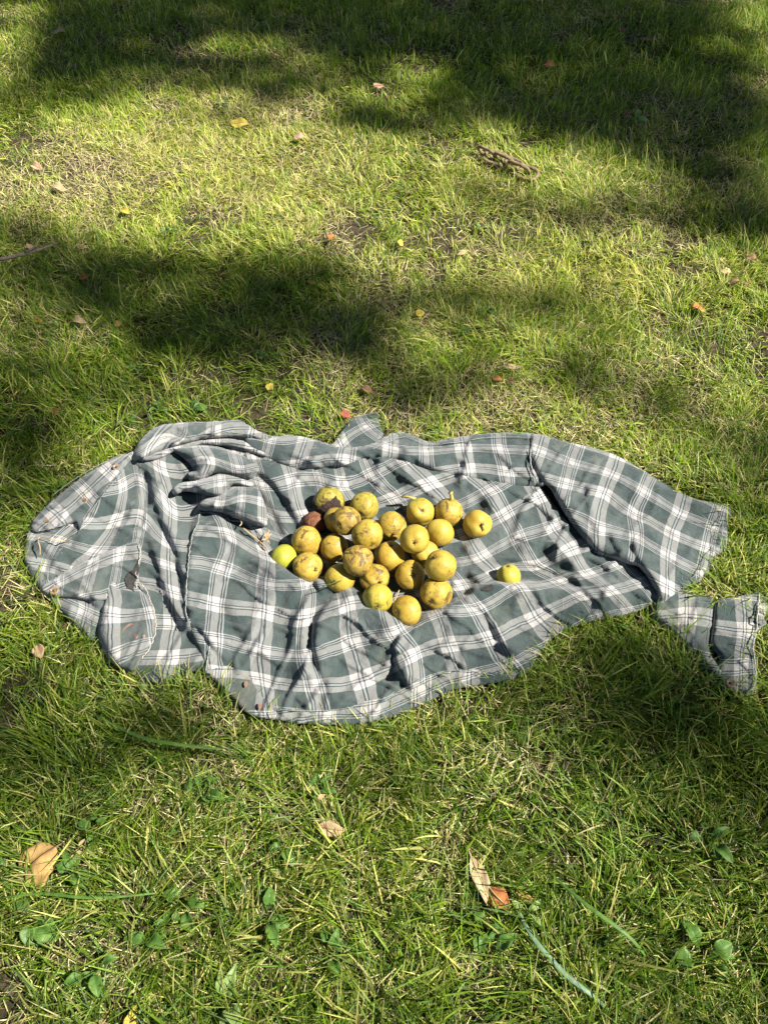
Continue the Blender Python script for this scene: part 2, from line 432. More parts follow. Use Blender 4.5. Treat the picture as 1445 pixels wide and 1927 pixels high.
def piece(name, poly, ctrl, off=0.0, step=3.2, mat=None, prof=None, edge=10, edge_h=.006, smooth=5, use_h=1.0, base=0.0, thick=.0011, fray=0.0, tuck=None, parent=None):
    """one panel of cloth: outline, plaid control points, height above the layer below"""
    pl = cr(poly, smooth) if smooth else np.array(poly, float)
    if fray:
        d = np.roll(pl, -1, 0) - np.roll(pl, 1, 0); nn = np.stack([-d[:, 1], d[:, 0]], -1); nn /= np.linalg.norm(nn, axis=1)[:, None] + 1e-9
        pl = pl + nn * (rs.rand(len(pl), 1) - .5) * fray
    x0, y0 = pl.min(0) - step; x1, y1 = pl.max(0) + step
    xs = np.arange(x0, x1 + step, step); ys = np.arange(y0, y1 + step, step)
    X, Y = np.meshgrid(xs, ys, indexing='ij'); sh = X.shape
    X = X.ravel(); Y = Y.ravel()
    ins = inside(pl, X, Y)
    d, bx, by, _, _ = seg_dist(pl, X, Y)
    near = (~ins) | (d < step * .35)
    cellv = ins.reshape(sh)
    idx = np.arange(len(X)).reshape(sh)
    q = np.stack([idx[:-1, :-1], idx[:-1, 1:], idx[1:, 1:], idx[1:, :-1]], -1).reshape(-1, 4)
    q = q[ins[q].sum(1) >= 1]
    X = np.where(near, bx, X); Y = np.where(near, by, Y); d = np.where(near, 0, d)
    used = np.unique(q); mp = np.full(len(X), -1); mp[used] = np.arange(len(used)); q = mp[q]
    X = X[used]; Y = Y[used]; d = d[used]
    e = np.clip(d / edge, 0, 1); e = e * (2 - e)
    z = base + hfield(X, Y) * use_h * (edge_h / .013 + (1 - edge_h / .013) * e if edge_h < .013 else 1) + off
    if prof is not None: z = z + prof(X, Y, d)
    uvs = tps(ctrl, X, Y)
    uvs = uvs + np.stack([fbm(X / 40, Y / 40, 61) - .5, fbm(X / 40, Y / 40, 71) - .5], -1) * .09
    o = np_mesh(name, PX(X, Y, z), [q[:, ::-1]], mat or M_CLOTH, parent or SHIRT, uv=uvs, loc=None)
    o.data.transform(Matrix.Translation(-Vector(SL)))
    md = o.modifiers.new('thickness', 'SOLIDIFY'); md.thickness = thick; md.offset = -1
    return o

def hz(px, py, extra=0.0):
    return float(hfield(np.array([float(px)]), np.array([float(py)]))[0]) + extra

BODY = [(372,952),(400,925),(440,900),(455,872),(460,840),(485,825),(520,830),(560,842),(620,852),(655,862),(690,852),(745,853),(790,862),(830,875),(870,884),(905,895),(960,900),
 (1005,908),(1030,935),(1060,975),(1090,1005),(1130,1030),(1190,1062),(1225,1095),(1245,1122),(1215,1143),(1160,1160),(1100,1172),(1050,1192),(1022,1218),(1000,1250),(975,1272),(930,1274),(880,1268),(820,1285),(770,1305),(700,1335),(600,1345),
 (520,1340),(480,1318),(455,1290),(420,1275),(395,1268),(372,1225),(352,1170),(347,1100),(352,1040),(362,990)]
BC = [(418,1071,-1,1),(405,1137,-1,2),(402,1202,-1,3),(431,1006,-1,0),(500,1098,0,1),(498,1150,0,2),(491,1226,0,3),(492,1279,0,4),(503,1045,0,0),
 (578,1098,1,1),(576,1163,1,2),(574,1236,1,3),(591,1290,1,4),(654,1136,2,2),(661,1206,2,3),(683,1280,2,4),(744,1190,3,3),(778,1233,3,4),(841,1213,4,4),(822,1153,4,3),
 (643,912,4,-3),(701,893,5,-3),(743,937,5,-2),(602,903,3,-3),(552,903,2,-3),(494,912,1,-3),(528,975,1.3,-2),(922,922,7,-1),(809,910,6,-2),(761,864,6,-3),(880,885,7,-2),(951,968,7,0),(1014,935,8,0),(1039,991,8,1),
 (973,1010,7,1),(904,1049,6,1),(1004,1066,7,2),(1072,1033,8,2),(1104,1082,8,3),(1054,1093,7,3),(975,1104,6,3),(1010,1162,6,4),(1095,1120,7,4),(893,1147,5,3),(928,1202,5,4),(784,1297,3,5),(697,1345,2,5),(440,850,0.4,-4)]
piece('back_panel', BODY, BC, off=.0035)

LEFT = [(262,850),(240,855),(205,868),(160,895),(120,925),(85,955),(58,990),(48,1030),(50,1065),(72,1100),(100,1135),(150,1185),(205,1235),(245,1262),(262,1284),(290,1286),(330,1276),(370,1262),(400,1268),(430,1262),(445,1250),(430,1200),(420,1100),(420,1020),(440,960),(490,930),(500,880),(480,830),(440,822),(350,830)]
LC = [(233,915,0,-1),(221,980,0,0),(185,1038,0,1),(150,985,-1,0),(108,1017,-1,1),(268,972,1,0),(316,1021,2,0),(320,960,2,-1),(262,900,1,-1),(300,880,2,-2),(120,1060,-.4,1.8),(70,1040,-1.5,1.6),
 (328,1172,2,3),(317,1238,2,4),(150,1150,-.2,3),(141,1172,-.2,3.4),(200,1172,.6,3),(290,1100,1.6,2),(340,1100,2.3,1.6),(400,1240,3,4.2),(400,900,3.2,-1.5)]
piece('front_panel', LEFT, LC, off=0.0)

# folded hem band that runs along the near edge of the shirt
HEM = [(385,1263),(410,1255),(435,1252),(460,1260),(478,1285),(497,1312),(520,1328),(560,1333),(600,1332),(660,1325),(720,1309),(765,1287),(800,1268),(840,1257),(880,1256),(930,1266),(968,1277),(930,1284),(890,1290),(850,1298),(800,1321),(745,1344),(690,1359),(640,1363),(570,1361),(520,1354),(470,1344),(440,1315),(405,1280)]
HC = [(500,1320,0,4.6),(615,1346,1,5.1),(697,1342,2,5.1),(794,1302,3,5.1),(884,1277,4,5.2),(615,1270,1,4.1),(697,1266,2,4.1),(794,1226,3,4.1),(884,1200,4,4.2),(430,1265,-.9,4.1)]
piece('hem_band', HEM, HC, off=.0105, use_h=.6, edge=5, step=2.6, mat=M_WORN)
# strip of yoke lying beyond the back panel
YOKE = [(462,815),(510,822),(545,819),(585,826),(625,838),(655,842),(690,838),(718,825),(742,815),(765,816),(790,826),(812,833),(850,825),(905,817),(960,815),(1000,817),(1050,829),(1060,880),(1020,915),(960,915),(870,900),(800,885),(740,868),(690,866),(650,880),(600,884),(560,884),(520,876),(480,862),(462,840)]
YC = [(734,842,0,1),(801,850,1,1),(871,844,2,1),(941,845,3,1),(1012,848,4,1),(879,881,2,2),(951,887,3,2),(593,868,-1.6,2),(655,852,-1,1.7),(533,850,-2.5,1.4),(560,830,-2.2,1.1),(485,830,-3.4,1.2)]
piece('yoke', YOKE, YC, off=.0075, edge_h=.004)
piece('yoke_fold', [(462,818),(510,823),(545,820),(585,828),(625,840),(652,850),(660,868),(650,878),(620,882),(585,884),(555,882),(520,872),(490,858),(465,845)], YC, off=.010, edge=12, prof=lambda x, y, d: .008 * np.clip(d / 14, 0, 1))
# collar point that stands out beyond the yoke
TIP = [(612,852),(628,833),(646,808),(662,789),(684,781),(708,777),(713,795),(721,818),(712,832),(695,852),(668,866),(640,866)]
piece('collar_point', TIP, [(687,803,1,1),(735,850,1,2.2),(640,850,-.1,1.2),(650,805,.3,.6),(705,780,1.4,.6),(700,840,.6,1.9)], off=.010, use_h=.3, smooth=0, step=2.2, edge=5)
# collar band, worn
COLLAR = [(250,858),(258,838),(272,820),(300,802),(345,796),(400,794),(445,791),(465,799),(485,812),(512,823),(498,830),(470,829),(430,824),(385,826),(340,838),(300,850),(272,864),(255,868)]
piece('collar', COLLAR, [(270,840,-1.3,-.2),(338,816,-1,-.5),(400,815,0,0),(485,820,1,.3),(323,826,-.9,.1),(400,760,0,-1),(485,770,1,-.8),(300,780,-1.3,-1.1),(300,880,-.8,1),(400,890,.2,1.1)], off=.012, mat=M_WORN, edge=9, prof=lambda x, y, d: .006 * np.clip(d / 10, 0, 1), fray=1.2, step=2.6)
piece('collar_stand', [(262,866),(290,853),(330,840),(380,829),(430,826),(470,832),(500,840),(520,862),(500,862),(450,845),(400,838),(340,846),(310,860),(285,868)], [(323,850,0,0),(400,835,1,0),(480,845,2,0),(323,790,0,-1),(400,775,1,-1),(480,785,2,-1)], off=.009, step=2.6, edge=6, prof=lambda x, y, d: .005 * np.clip(d / 6, 0, 1))
# button placket along the far left edge
PLACKET = [(255,850),(232,858),(205,868),(160,895),(120,925),(85,955),(60,985),(66,1003),(90,1001),(118,992),(142,985),(150,1000),(163,968),(185,938),(212,905),(234,880)]
piece('button_placket', PLACKET, [(206,887,0,0),(164,926,1,0),(108,969,2,0),(210,985,1,1.1),(112,880,1,-1.1),(60,925,2,-1),(155,1035,2,1),(255,945,0,1),(150,840,0,-1)], off=.007, edge=6, step=2.6, prof=lambda x, y, d: .005 * np.clip(d / 8, 0, 1))
# pocket flap and the torn pocket on the near left
PTOP = [(78,1107),(105,1088),(150,1062),(200,1040),(245,1022),(262,1024),(266,1045),(262,1066),(252,1085),(250,1105),(240,1122),(205,1130),(160,1128),(115,1124),(90,1118)]
piece('pocket_flap', PTOP, [(178,1062,0,0),(225,1036,1,-.1),(112,1095,-1,0),(245,1030,1.3,-.2),(190,1120,.6,.9),(130,1040,-.9,-.8),(150,1120,-.2,.8),(90,1112,-1.5,.1)], off=.0085, edge=5, mat=M_WORN, prof=lambda x, y, d: .003 * np.clip(d / 8, 0, 1), step=2.4)
PBOT = [(200,1108),(213,1090),(222,1098),(224,1106),(240,1102),(258,1108),(276,1122),(287,1145),(294,1170),(290,1198),(282,1220),(268,1240),(250,1262),(225,1255),(205,1240),(192,1215),(186,1190),(190,1160),(198,1130)]
piece('pocket', PBOT, [(207,1157,0,0),(207,1238,0,1),(275,1150,.85,-.1),(280,1205,.8,.9),(235,1120,.3,-.7),(206,1115,0,-.6),(262,1115,.8,-.8)], off=.010, edge=6, mat=M_WORN, prof=lambda x, y, d: .006 * np.clip(d / 12, 0, 1), fray=1.6, step=2.2)
# gathered sleeve heaped at the top left
SL1 = [(326,846),(345,840),(375,838),(405,840),(430,848),(460,860),(487,876),(484,890),(468,902),(440,898),(400,895),(375,905),(358,903),(352,892),(364,885),(357,872),(340,858)]
piece('left_sleeve', SL1, [(450,885,1,0),(395,872,0,.2),(378,845,0,-.7),(440,855,1,-.8),(360,895,-.3,.7),(480,880,1.5,0),(400,900,.3,1)], off=.009, edge=14, mat=M_CLOTH, prof=lambda x, y, d: .029 * np.sqrt(np.clip(d / 26, 0, 1)) , step=2.2)
SL2 = [(325,922),(340,910),(370,904),(400,896),(416,891),(448,898),(478,912),(470,918),(440,914),(425,925),(405,935),(375,928),(348,924),(330,932)]
piece('left_sleeve', SL2, [(413,905,1,0),(370,915,.2,0),(330,922,-.8,.1),(450,905,1.7,0),(413,950,1,1),(370,960,.2,1),(413,860,1,-1)], off=.013, edge=9, prof=lambda x, y, d: .025 * np.sqrt(np.clip(d / 15, 0, 1)), step=2.0)
SL3 = [(378,960),(374,950),(388,938),(408,934),(425,924),(440,915),(470,915),(486,922),(495,942),(503,975),(500,990),(478,988),(448,976),(424,966),(400,962)]
piece('left_sleeve', SL3, [(455,935,1,-.1),(465,960,1.3,.6),(400,950,-.3,.2),(440,965,.7,.9),(420,940,.1,-.4),(490,930,1.9,-.4),(498,980,2.1,.9)], off=.012, edge=10, prof=lambda x, y, d: .032 * np.sqrt(np.clip(d / 22, 0, 1)), step=2.0)
# right sleeve laid over the body
RSL = [(1000,818),(1050,829),(1100,840),(1150,854),(1200,881),(1240,906),(1275,926),(1310,941),(1345,947),(1373,955),(1368,988),(1364,1030),(1338,1050),(1328,1076),(1305,1096),(1275,1112),(1262,1122),(1240,1136),(1232,1118),(1222,1092),(1200,1065),(1180,1062),(1145,1052),(1120,1040),(1095,1010),(1075,985),(1052,948),(1035,918),(1015,905),(1000,888),(996,850)]
RC = [(1012,848,4,1),(1076,872,5,1),(1150,894,6,1),(1210,925,7,1),(1277,966,8,1),(1340,991,9,1),(1064,911,5,2),(1136,927,6,2),(1194,969,7,2),(1263,1005,8,2),(1329,1032,9,2),(1122,994,6,3),(1199,1012,7,3),(1255,1045,8,3),(1242,1098,7.8,4),(1150,1040,6.4,3.7)]
rline = cr([(1000,870),(1018,905),(1052,948),(1075,985),(1095,1010),(1125,1040),(1180,1062),(1222,1092),(1240,1130)], 4, False)
rr = [([(1150,1000),(1165,1030),(1195,1055)], .008, 8, 8), ([(1195,1010),(1200,1040),(1225,1080),(1240,1110)], .011, 22, 8), ([(1110,900),(1112,960),(1130,1010)], .006, 14, 9), ([(1045,850),(1110,870),(1200,925),(1270,990),(1310,1050)], .007, 25, 25), ([(1210,990),(1270,1060),(1290,1090)], .007, 12, 20)]
rr = [(cr(p, 4, False), h, a, b) for p, h, a, b in rr]
def rsl_prof(x, y, d):
    e, _, _, _, _ = seg_dist(rline, x, y, False)
    z = .011 * np.clip(e / 9, 0, 1) ** .6 * np.exp(-(e / 90) ** 2) + .004 * np.clip(d / 8, 0, 1)
    for poly, h, w1, w2 in rr:
        dd, _, _, s, al = seg_dist(poly, x, y, False)
        z = z + h * np.clip(np.minimum(al, 1 - al) / .2 + .2, 0, 1) * np.exp(-(dd / np.where(s < 0, w1, w2)) ** 2)
    return z
piece('right_sleeve', RSL, RC, off=.010, use_h=.5, prof=rsl_prof, edge=8, smooth=4)
piece('sleeve_lining', [(1373,957),(1368,990),(1364,1031),(1340,1052),(1331,1078),(1306,1099),(1276,1115),(1262,1123),(1255,1112),(1290,1090),(1316,1066),(1325,1040),(1342,1020),(1352,985),(1358,957)],
      [(1340,991,9,1),(1329,1032,9,2),(1263,1100,8,3),(1400,1000,10,1),(1270,1020,8,2)], off=.007, mat=M_WORN, use_h=.3, step=2.2, edge=4, fray=1.0)
# torn cuff end at the far right
FOR = [(1222,1140),(1235,1118),(1262,1108),(1290,1108),(1318,1120),(1346,1131),(1344,1165),(1338,1210),(1345,1240),(1372,1262),(1350,1280),(1330,1270),(1305,1235),(1272,1208),(1245,1182),(1226,1160)]
piece('right_sleeve', FOR, [(1290,1160,2,2),(1344,1165,2.6,2),(1250,1150,1.4,1.8),(1290,1120,2,1.5),(1300,1225,2.2,2.9),(1335,1230,2.6,2.8)], off=.002, edge=8, use_h=.5, prof=lambda x, y, d: .012 * np.clip(d / 14, 0, 1) + .003 * np.exp(-((x - (1270 + (y - 1140) * .62)) / 9) ** 2) * np.clip(d / 6, 0, 1), step=2.4, mat=M_WORN)
CUF = [(1345,1131),(1380,1125),(1429,1116),(1427,1140),(1424,1180),(1418,1215),(1421,1250),(1420,1288),(1406,1307),(1388,1302),(1370,1300),(1352,1283),(1348,1262),(1352,1238),(1336,1210),(1341,1170)]
piece('right_cuff', CUF, [(1400,1188,2,2),(1345,1180,1.25,2),(1400,1140,2,1.35),(1398,1240,2.1,2.8),(1405,1290,2.2,3.5),(1370,1280,1.6,3.3),(1345,1140,1.3,1.4)], off=.008, edge=5, use_h=.4, fray=2.0, smooth=4, step=2.2, mat=M_WORN,
      prof=lambda x, y, d:   .007 * np.clip(d / 8, 0, 1) + .005 * np.exp(-((y - (1225 + (x - 1350) * .45)) / 9) ** 2) * np.clip(d / 8, 0, 1))
piece('torn_cuff_end', [(1424,1120),(1440,1135),(1443,1150),(1436,1162),(1440,1172),(1424,1186),(1417,1180),(1421,1150)], [(1430,1150,1,0),(1430,1190,1,1),(1470,1150,2,0),(1400,1100,.3,-1)], off=.004, smooth=2, fray=4, step=2.0, mat=M_WORN, edge=4)

def tube(name, pts, r, mat, parent=None, seg=8, taper=None, world=True, loc=None, closed=False):
    P = [Vector(p) for p in pts]; n = len(P)
    V = []; F = []
    prev = None
    for i in range(n):
        if closed: d = P[(i + 1) % n] - P[(i - 1) % n]
        else: d = P[min(i + 1, n - 1)] - P[max(i - 1, 0)]
        d = d.normalized() if d.length > 1e-9 else Vector((0, 0, 1))
        a = Vector((0, 0, 1)) if prev is None else prev
        if abs(a.dot(d)) > .99: a = Vector((1, 0, 0))
        s1 = d.cross(a).normalized(); s2 = s1.cross(d).normalized(); prev = s2
        rr_ = r[i] if hasattr(r, '__len__') else r
        for k in range(seg):
            t = 2 * math.pi * k / seg
            V.append(P[i] + s1 * math.cos(t) * rr_ + s2 * math.sin(t) * rr_)
    m_ = n if closed else n - 1
    for i in range(m_):
        for k in range(seg):
            a0 = i * seg + k; a1 = i * seg + (k + 1) % seg; b0 = ((i + 1) % n) * seg + k; b1 = ((i + 1) % n) * seg + (k + 1) % seg
            F.append((a0, a1, b1, b0))
    me = bpy.data.meshes.new(name)
    if not closed:
        F.append(tuple(range(seg))[::-1]); F.append(tuple(range((n - 1) * seg, n * seg)))
    if loc is not None: V = [v - Vector(loc) for v in V]
    me.from_pydata([tuple(v) for v in V], [], F); me.update()
    for p in me.polygons: p.use_smooth = True
    me.materials.append(mat)
    o = bpy.data.objects.new(name, me); COL.objects.link(o)
    if loc is not None: o.location = loc
    if parent: o.parent = parent
    return o

def on_cloth(pts, extra, n=6, jit=0):
    p = cr(pts, n, False)
    if jit: p = p + (rs.rand(*p.shape) - .5) * jit
    z = hfield(p[:, 0], p[:, 1]) + extra
    return PX(p[:, 0], p[:, 1], z)

def local_tube(name, pts, r, mat, seg=7): 
    return tube(name, [tuple(np.array(p) - SL) for p in pts], r, mat, SHIRT, seg)
local_tube('overlock_seam', on_cloth([(408,934),(392,944),(378,960),(372,985),(362,1010),(356,1050),(352,1100),(350,1150),(356,1172)], .0052, 14, 2.0), .0009, M_STITCH)
local_tube('overlock_seam', on_cloth([(374,966),(392,964),(414,970),(430,978),(470,986),(486,1002)], .0052, 10, 2.0), .0009, M_STITCH)
local_tube('hem_stitching', on_cloth([(395,1215),(392,1235),(388,1262)], .0055, 8, 1.0), .0010, M_STITCH)
local_tube('sleeve_seam', on_cloth([(998,845),(998,870),(1003,890),(1010,905)], .017, 8, 1.4), .0012, M_STITCH)
local_tube('frayed_edge', on_cloth([(268,1098),(282,1125),(292,1158),(293,1185),(284,1215),(268,1240)], .011, 10, 3.0), .0008, M_FRAY)
local_tube('frayed_edge', on_cloth([(1428,1118),(1425,1150),(1423,1180),(1417,1215),(1420,1250),(1419,1288),(1404,1306)], .010, 12, 2.5), .0009, M_FRAY)
local_tube('frayed_edge', on_cloth([(262,1026),(264,1050),(256,1075),(262,1095),(270,1104)], .014, 10, 3.0), .0009, M_FRAY)
for st_pts in ([(236,884),(214,908),(187,941),(165,972),(152,998)], [(68,1000),(95,995),(120,988)], [(100,932),(140,902),(185,876),(228,855)]):
    local_tube('placket_stitching', on_cloth(st_pts, .0125, 8, .4), .00045, M_STITCH)
local_tube('collar_stitching', on_cloth([(272,852),(300,838),(345,824),(390,816),(440,814),(490,822)], .0195, 8, .4), .0005, M_STITCH)
local_tube('hem_stitching', on_cloth([(520,1335),(600,1338),(660,1331),(720,1315),(765,1293),(800,1274),(840,1263),(880,1262),(930,1271)], .0085, 8, .4), .0005, M_STITCH)
local_tube('yoke_stitching', on_cloth([(700,846),(760,822),(800,835),(860,832),(910,824),(960,822),(998,824)], .0125, 8, .4), .0005, M_STITCH)
local_tube('sleeve_hem_stitching', on_cloth([(1364,960),(1359,988),(1354,1026),(1330,1046),(1319,1072),(1297,1090)], .0165, 8, .4), .0005, M_STITCH)
local_tube('cuff_seam', on_cloth([(1346,1132),(1342,1170),(1337,1210)], .0125, 10, .3), .0005, M_TEAR)

def flat_patch(name, poly, extra, mat, parent=None, thick=.0006, smooth=4, step=1.6, org=None):
    pl = cr(poly, smooth)
    x0, y0 = pl.min(0) - step; x1, y1 = pl.max(0) + step
    X, Y = np.meshgrid(np.arange(x0, x1 + step, step), np.arange(y0, y1 + step, step), indexing='ij'); sh = X.shape; X = X.ravel(); Y = Y.ravel()
    ins = inside(pl, X, Y); d, bx, by, _, _ = seg_dist(pl, X, Y)
    idx = np.arange(len(X)).reshape(sh)
    q = np.stack([idx[:-1, :-1], idx[:-1, 1:], idx[1:, 1:], idx[1:, :-1]], -1).reshape(-1, 4); q = q[ins[q].sum(1) >= 1]
    X = np.where(ins, X, bx); Y = np.where(ins, Y, by)
    used = np.unique(q); mp = np.full(len(X), -1); mp[used] = np.arange(len(used)); q = mp[q]; X = X[used]; Y = Y[used]
    z = hfield(X, Y) + extra
    o = np_mesh(name, PX(X, Y, z), [q[:, ::-1]], mat, parent or SHIRT)
    o.data.transform(Matrix.Translation(-Vector(SL)))
    return o
flat_patch('torn_hole', [(236,1090),(242,1078),(252,1070),(260,1058),(262,1075),(256,1092),(252,1108),(256,1118),(246,1118),(240,1106)], .0150, M_TEAR)
flat_patch('torn_hole', [(905,1110),(915,1103),(925,1100),(928,1108),(920,1112)], .0065, M_TEAR)
for pp in ([(252,1175),(240,1180),(230,1190),(226,1200),(230,1188),(238,1178),(246,1173)], [(252,1195),(258,1193),(260,1198),(255,1202)], [(268,1196),(273,1194),(274,1199),(270,1201)]):
    flat_patch('rust_stain', pp, .0185, M_STAIN, step=1.2)
flat_patch('brown_spot', [(486,1326),(491,1322),(495,1329),(492,1336),(487,1333)], .0125, M_STAIN, step=1.2)
flat_patch('brown_spot', [(460,1284),(465,1281),(467,1287),(464,1293),(460,1290)], .0125, M_STAIN, step=1.2)

def button(px, py, extra, tilt=0):
    z = hz(px, py, extra); c = PX(px, py, z) - SL
    prof = [(.0005, .0014), (.0030, .0011), (.0038, .0019), (.0046, .0021), (.0052, .0014), (.0050, .0002), (.0, .0)]
    V = []; F = []; n = 20
    for r, h in prof:
        for k in range(n): V.append((r * math.cos(2 * math.pi * k / n), r * math.sin(2 * math.pi * k / n), h))
    for i in range(len(prof) - 1):
        for k in range(n): F.append((i * n + k, i * n + (k + 1) % n, (i + 1) * n + (k + 1) % n, (i + 1) * n + k))
    F.append(tuple(range(n)))
    me = bpy.data.meshes.new('button'); me.from_pydata(V, [], F); me.update(); me.materials.append(M_BUTTON)
    for p in me.polygons: p.use_smooth = True
    o = bpy.data.objects.new('button', me); COL.objects.link(o); o.parent = SHIRT; o.location = c
    o.scale = (1.25, 1.25, 1.25); o.rotation_euler = (.25 + tilt, rs.uniform(-.2, .2), 0)
    # thread crossing the middle
    t = tube('thread', [(-.0014, -.0012, .0016), (0, 0, .0022), (.0014, .0012, .0016)], .0004, M_TEAR, o, 5)
    t2 = tube('thread', [(-.0014, .0012, .0016), (0, 0, .0022), (.0014, -.0012, .0016)], .0004, M_TEAR, o, 5)
for b in [(158,944,.0125), (88,985,.0115), (103,1112,.0125), (220,880,.0125), (1373,1286,.0145)]: button(*b)

# ------------------------------------------------------------------ the fruits
FR = [  # centre, radius, greenness, bruising, calyx pixel offset (fraction of radius), stem?, label
 ((-.0892,.7734,.0372),.0252,.55,.55,(-.1,.9),0,'greenish yellow fruit with black rotten underside, topmost left of the heap'),
 ((-.1115,.7362,.0297),.0177,0,0,None,0,'small reddish brown shrivelled walnut husk at the left edge of the yellow heap'),
 ((-.0311,.7653,.0350),.0230,.35,.45,(-.35,.6),0,'dull yellow fruit with tan scuffed top, just right of the rotten topmost fruit'),
 ((-.0571,.7110,.0682),.0219,.05,.60,(-.6,.3),0,'yellow fruit dotted with brown spots, right of the brown walnut'),
 ((-.0738,.7333,.0418),.0200,.10,.40,None,0,'mostly hidden yellow fruit behind the brown spotted one next to the walnut'),
 ((-.0244,.6849,.0682),.0236,.12,.30,(.3,.7),0,'pale yellow fruit with light speckles, high in the middle of the heap'),
 ((.0121,.7256,.0354),.0234,.05,.42,(.1,.55),1,'yellow fruit with a dark scar low on its face, between two central fruits'),
 ((.0575,.7535,.0348),.0228,.20,.22,(.2,-.15),2,'yellow fruit with a dent and open calyx facing up, at the back of the heap'),
 ((.1028,.7535,.0348),.0228,.0,.38,(.2,-.9),3,'golden fruit with a green stem stub standing upright, at the back right of the heap'),
 ((.1467,.7293,.0346),.0226,.02,.05,(.3,.05),1,'clean yellow fruit with a dark bent stem, alone at the right of the heap'),
 ((.0865,.7124,.0364),.0228,.08,.12,(-.4,.85),0,'smooth plain yellow fruit just below the one with the upright stem stub'),
 ((.0460,.6749,.0697),.0222,.10,.16,(0,.2),1,'yellow fruit with a round central stem scar, high on the right of the heap'),
 ((-.1195,.6955,.0358),.0238,.0,.36,(-.5,.35),0,'large speckled yellow fruit just below the brown walnut'),
 ((-.1530,.6683,.0319),.0199,.75,.10,(-.4,.8),0,'bright lime yellow fruit at the far left of the heap'),
 ((-.0765,.6862,.0333),.0213,.0,.30,(.8,.2),0,'deep yellow fruit right of the large speckled one'),
 ((-.1149,.6476,.0352),.0232,.0,.33,(.6,.15),0,'yellow fruit with a black pitted hole on its right, lower left of the heap'),
 ((-.0663,.6292,.0342),.0222,.15,.20,(-.5,.35),0,'yellow fruit with grass lying over it at the front left of the heap'),
 ((-.0378,.6391,.0667),.0226,.0,.56,(.7,-.2),0,'heavily brown blotched fruit with a crack, in the middle of the heap'),
 ((.0085,.6686,.0351),.0231,.0,.26,(.1,-.75),0,'golden fruit with tan netting on top, in the centre of the heap'),
 ((.0631,.6753,.0332),.0212,.05,.15,None,0,'partly hidden yellow fruit under the pair at the right of the heap'),
 ((.0824,.6282,.0696),.0232,.06,.20,(-.4,-.55),1,'large yellow fruit with a small stem pit near its top, right front of the heap'),
 ((.0394,.6343,.0343),.0223,.0,.34,(.25,.0),0,'golden fruit with faint purple scratches, in front of the centre of the heap'),
 ((-.0134,.6292,.0342),.0222,.0,.42,(.35,.3),1,'yellow fruit with a brown patch on top, below the cracked brown blotched fruit'),
 ((-.0099,.5875,.0447),.0223,.45,.28,(.0,.6),0,'greenish yellow dented fruit at the front of the heap against the fold'),
 ((.0762,.6023,.0354),.0234,.10,.40,(-.35,.6),0,'olive yellow fruit with a torn brown split below, at the front right of the heap'),
 ((.0327,.5722,.0347),.0227,.0,.30,(-.75,.1),0,'orange yellow fruit nearest the viewer at the bottom of the heap'),
 ((.1864,.6355,.0304),.0184,.50,.05,(0,-.85),0,'small green yellow fruit lying alone to the right in a fold of the shirt'),
]
CAMP = Vector((0, 0, CAM_H))
def ball(name, c, R, mat, seed, axis, dimple=.10, rough=.02, nseg=40, nr=26, squash=1.0):
    """slightly irregular round fruit; local +Z is its calyx end"""
    th = np.linspace(0, math.pi, nr + 1); ph = np.linspace(0, 2 * math.pi, nseg, endpoint=False)
    T, Pp = np.meshgrid(th, ph, indexing='ij')
    n = 1 + rough * 2 * (fbm(np.cos(Pp) * np.sin(T) * 1.6 + seed * 3.1 + 20, np.sin(Pp) * np.sin(T) * 1.6 + np.cos(T) * 1.3 + 20, seed, 2) - .5)
    n = n - dimple * np.exp(-(T / .22) ** 2) - dimple * .6 * np.exp(-((math.pi - T) / .2) ** 2)
    r = R * n
    V = np.stack([r * np.sin(T) * np.cos(Pp), r * np.sin(T) * np.sin(Pp), r * np.cos(T) * squash], -1).reshape(-1, 3)
    idx = np.arange((nr + 1) * nseg).reshape(nr + 1, nseg); j = np.roll(idx, -1, 1)
    q = np.stack([idx[:-1], idx[1:], j[1:], j[:-1]], -1).reshape(-1, 4)
    o = np_mesh(name, V, [q], mat)
    o.location = c; o.rotation_mode = 'QUATERNION'; o.rotation_quaternion = Vector(axis).to_track_quat('Z', 'Y')
    return o
def star(name, R, mat, parent, h, n=5, seed=0):
    """dried calyx: a ring of pointed sepals"""
    r_ = random.Random(seed); V = [(0, 0, h - .0008)]; F = []
    for k in range(n):
        a = 2 * math.pi * k / n + r_.uniform(-.2, .2); l = R * r_.uniform(.7, 1.2); w_ = R * .35
        i = len(V)
        V += [(math.cos(a + .5) * w_, math.sin(a + .5) * w_, h), (math.cos(a) * l, math.sin(a) * l, h + R * r_.uniform(.2, .7)), (math.cos(a - .5) * w_, math.sin(a - .5) * w_, h)]
        F += [(0, i + 2, i + 1, i)]
    me = bpy.data.meshes.new(name); me.from_pydata(V, [], F); me.update(); me.materials.append(mat)
    o = bpy.data.objects.new(name, me); COL.objects.link(o); o.parent = parent
    md = o.modifiers.new('thickness', 'SOLIDIFY'); md.thickness = .0006
    return o
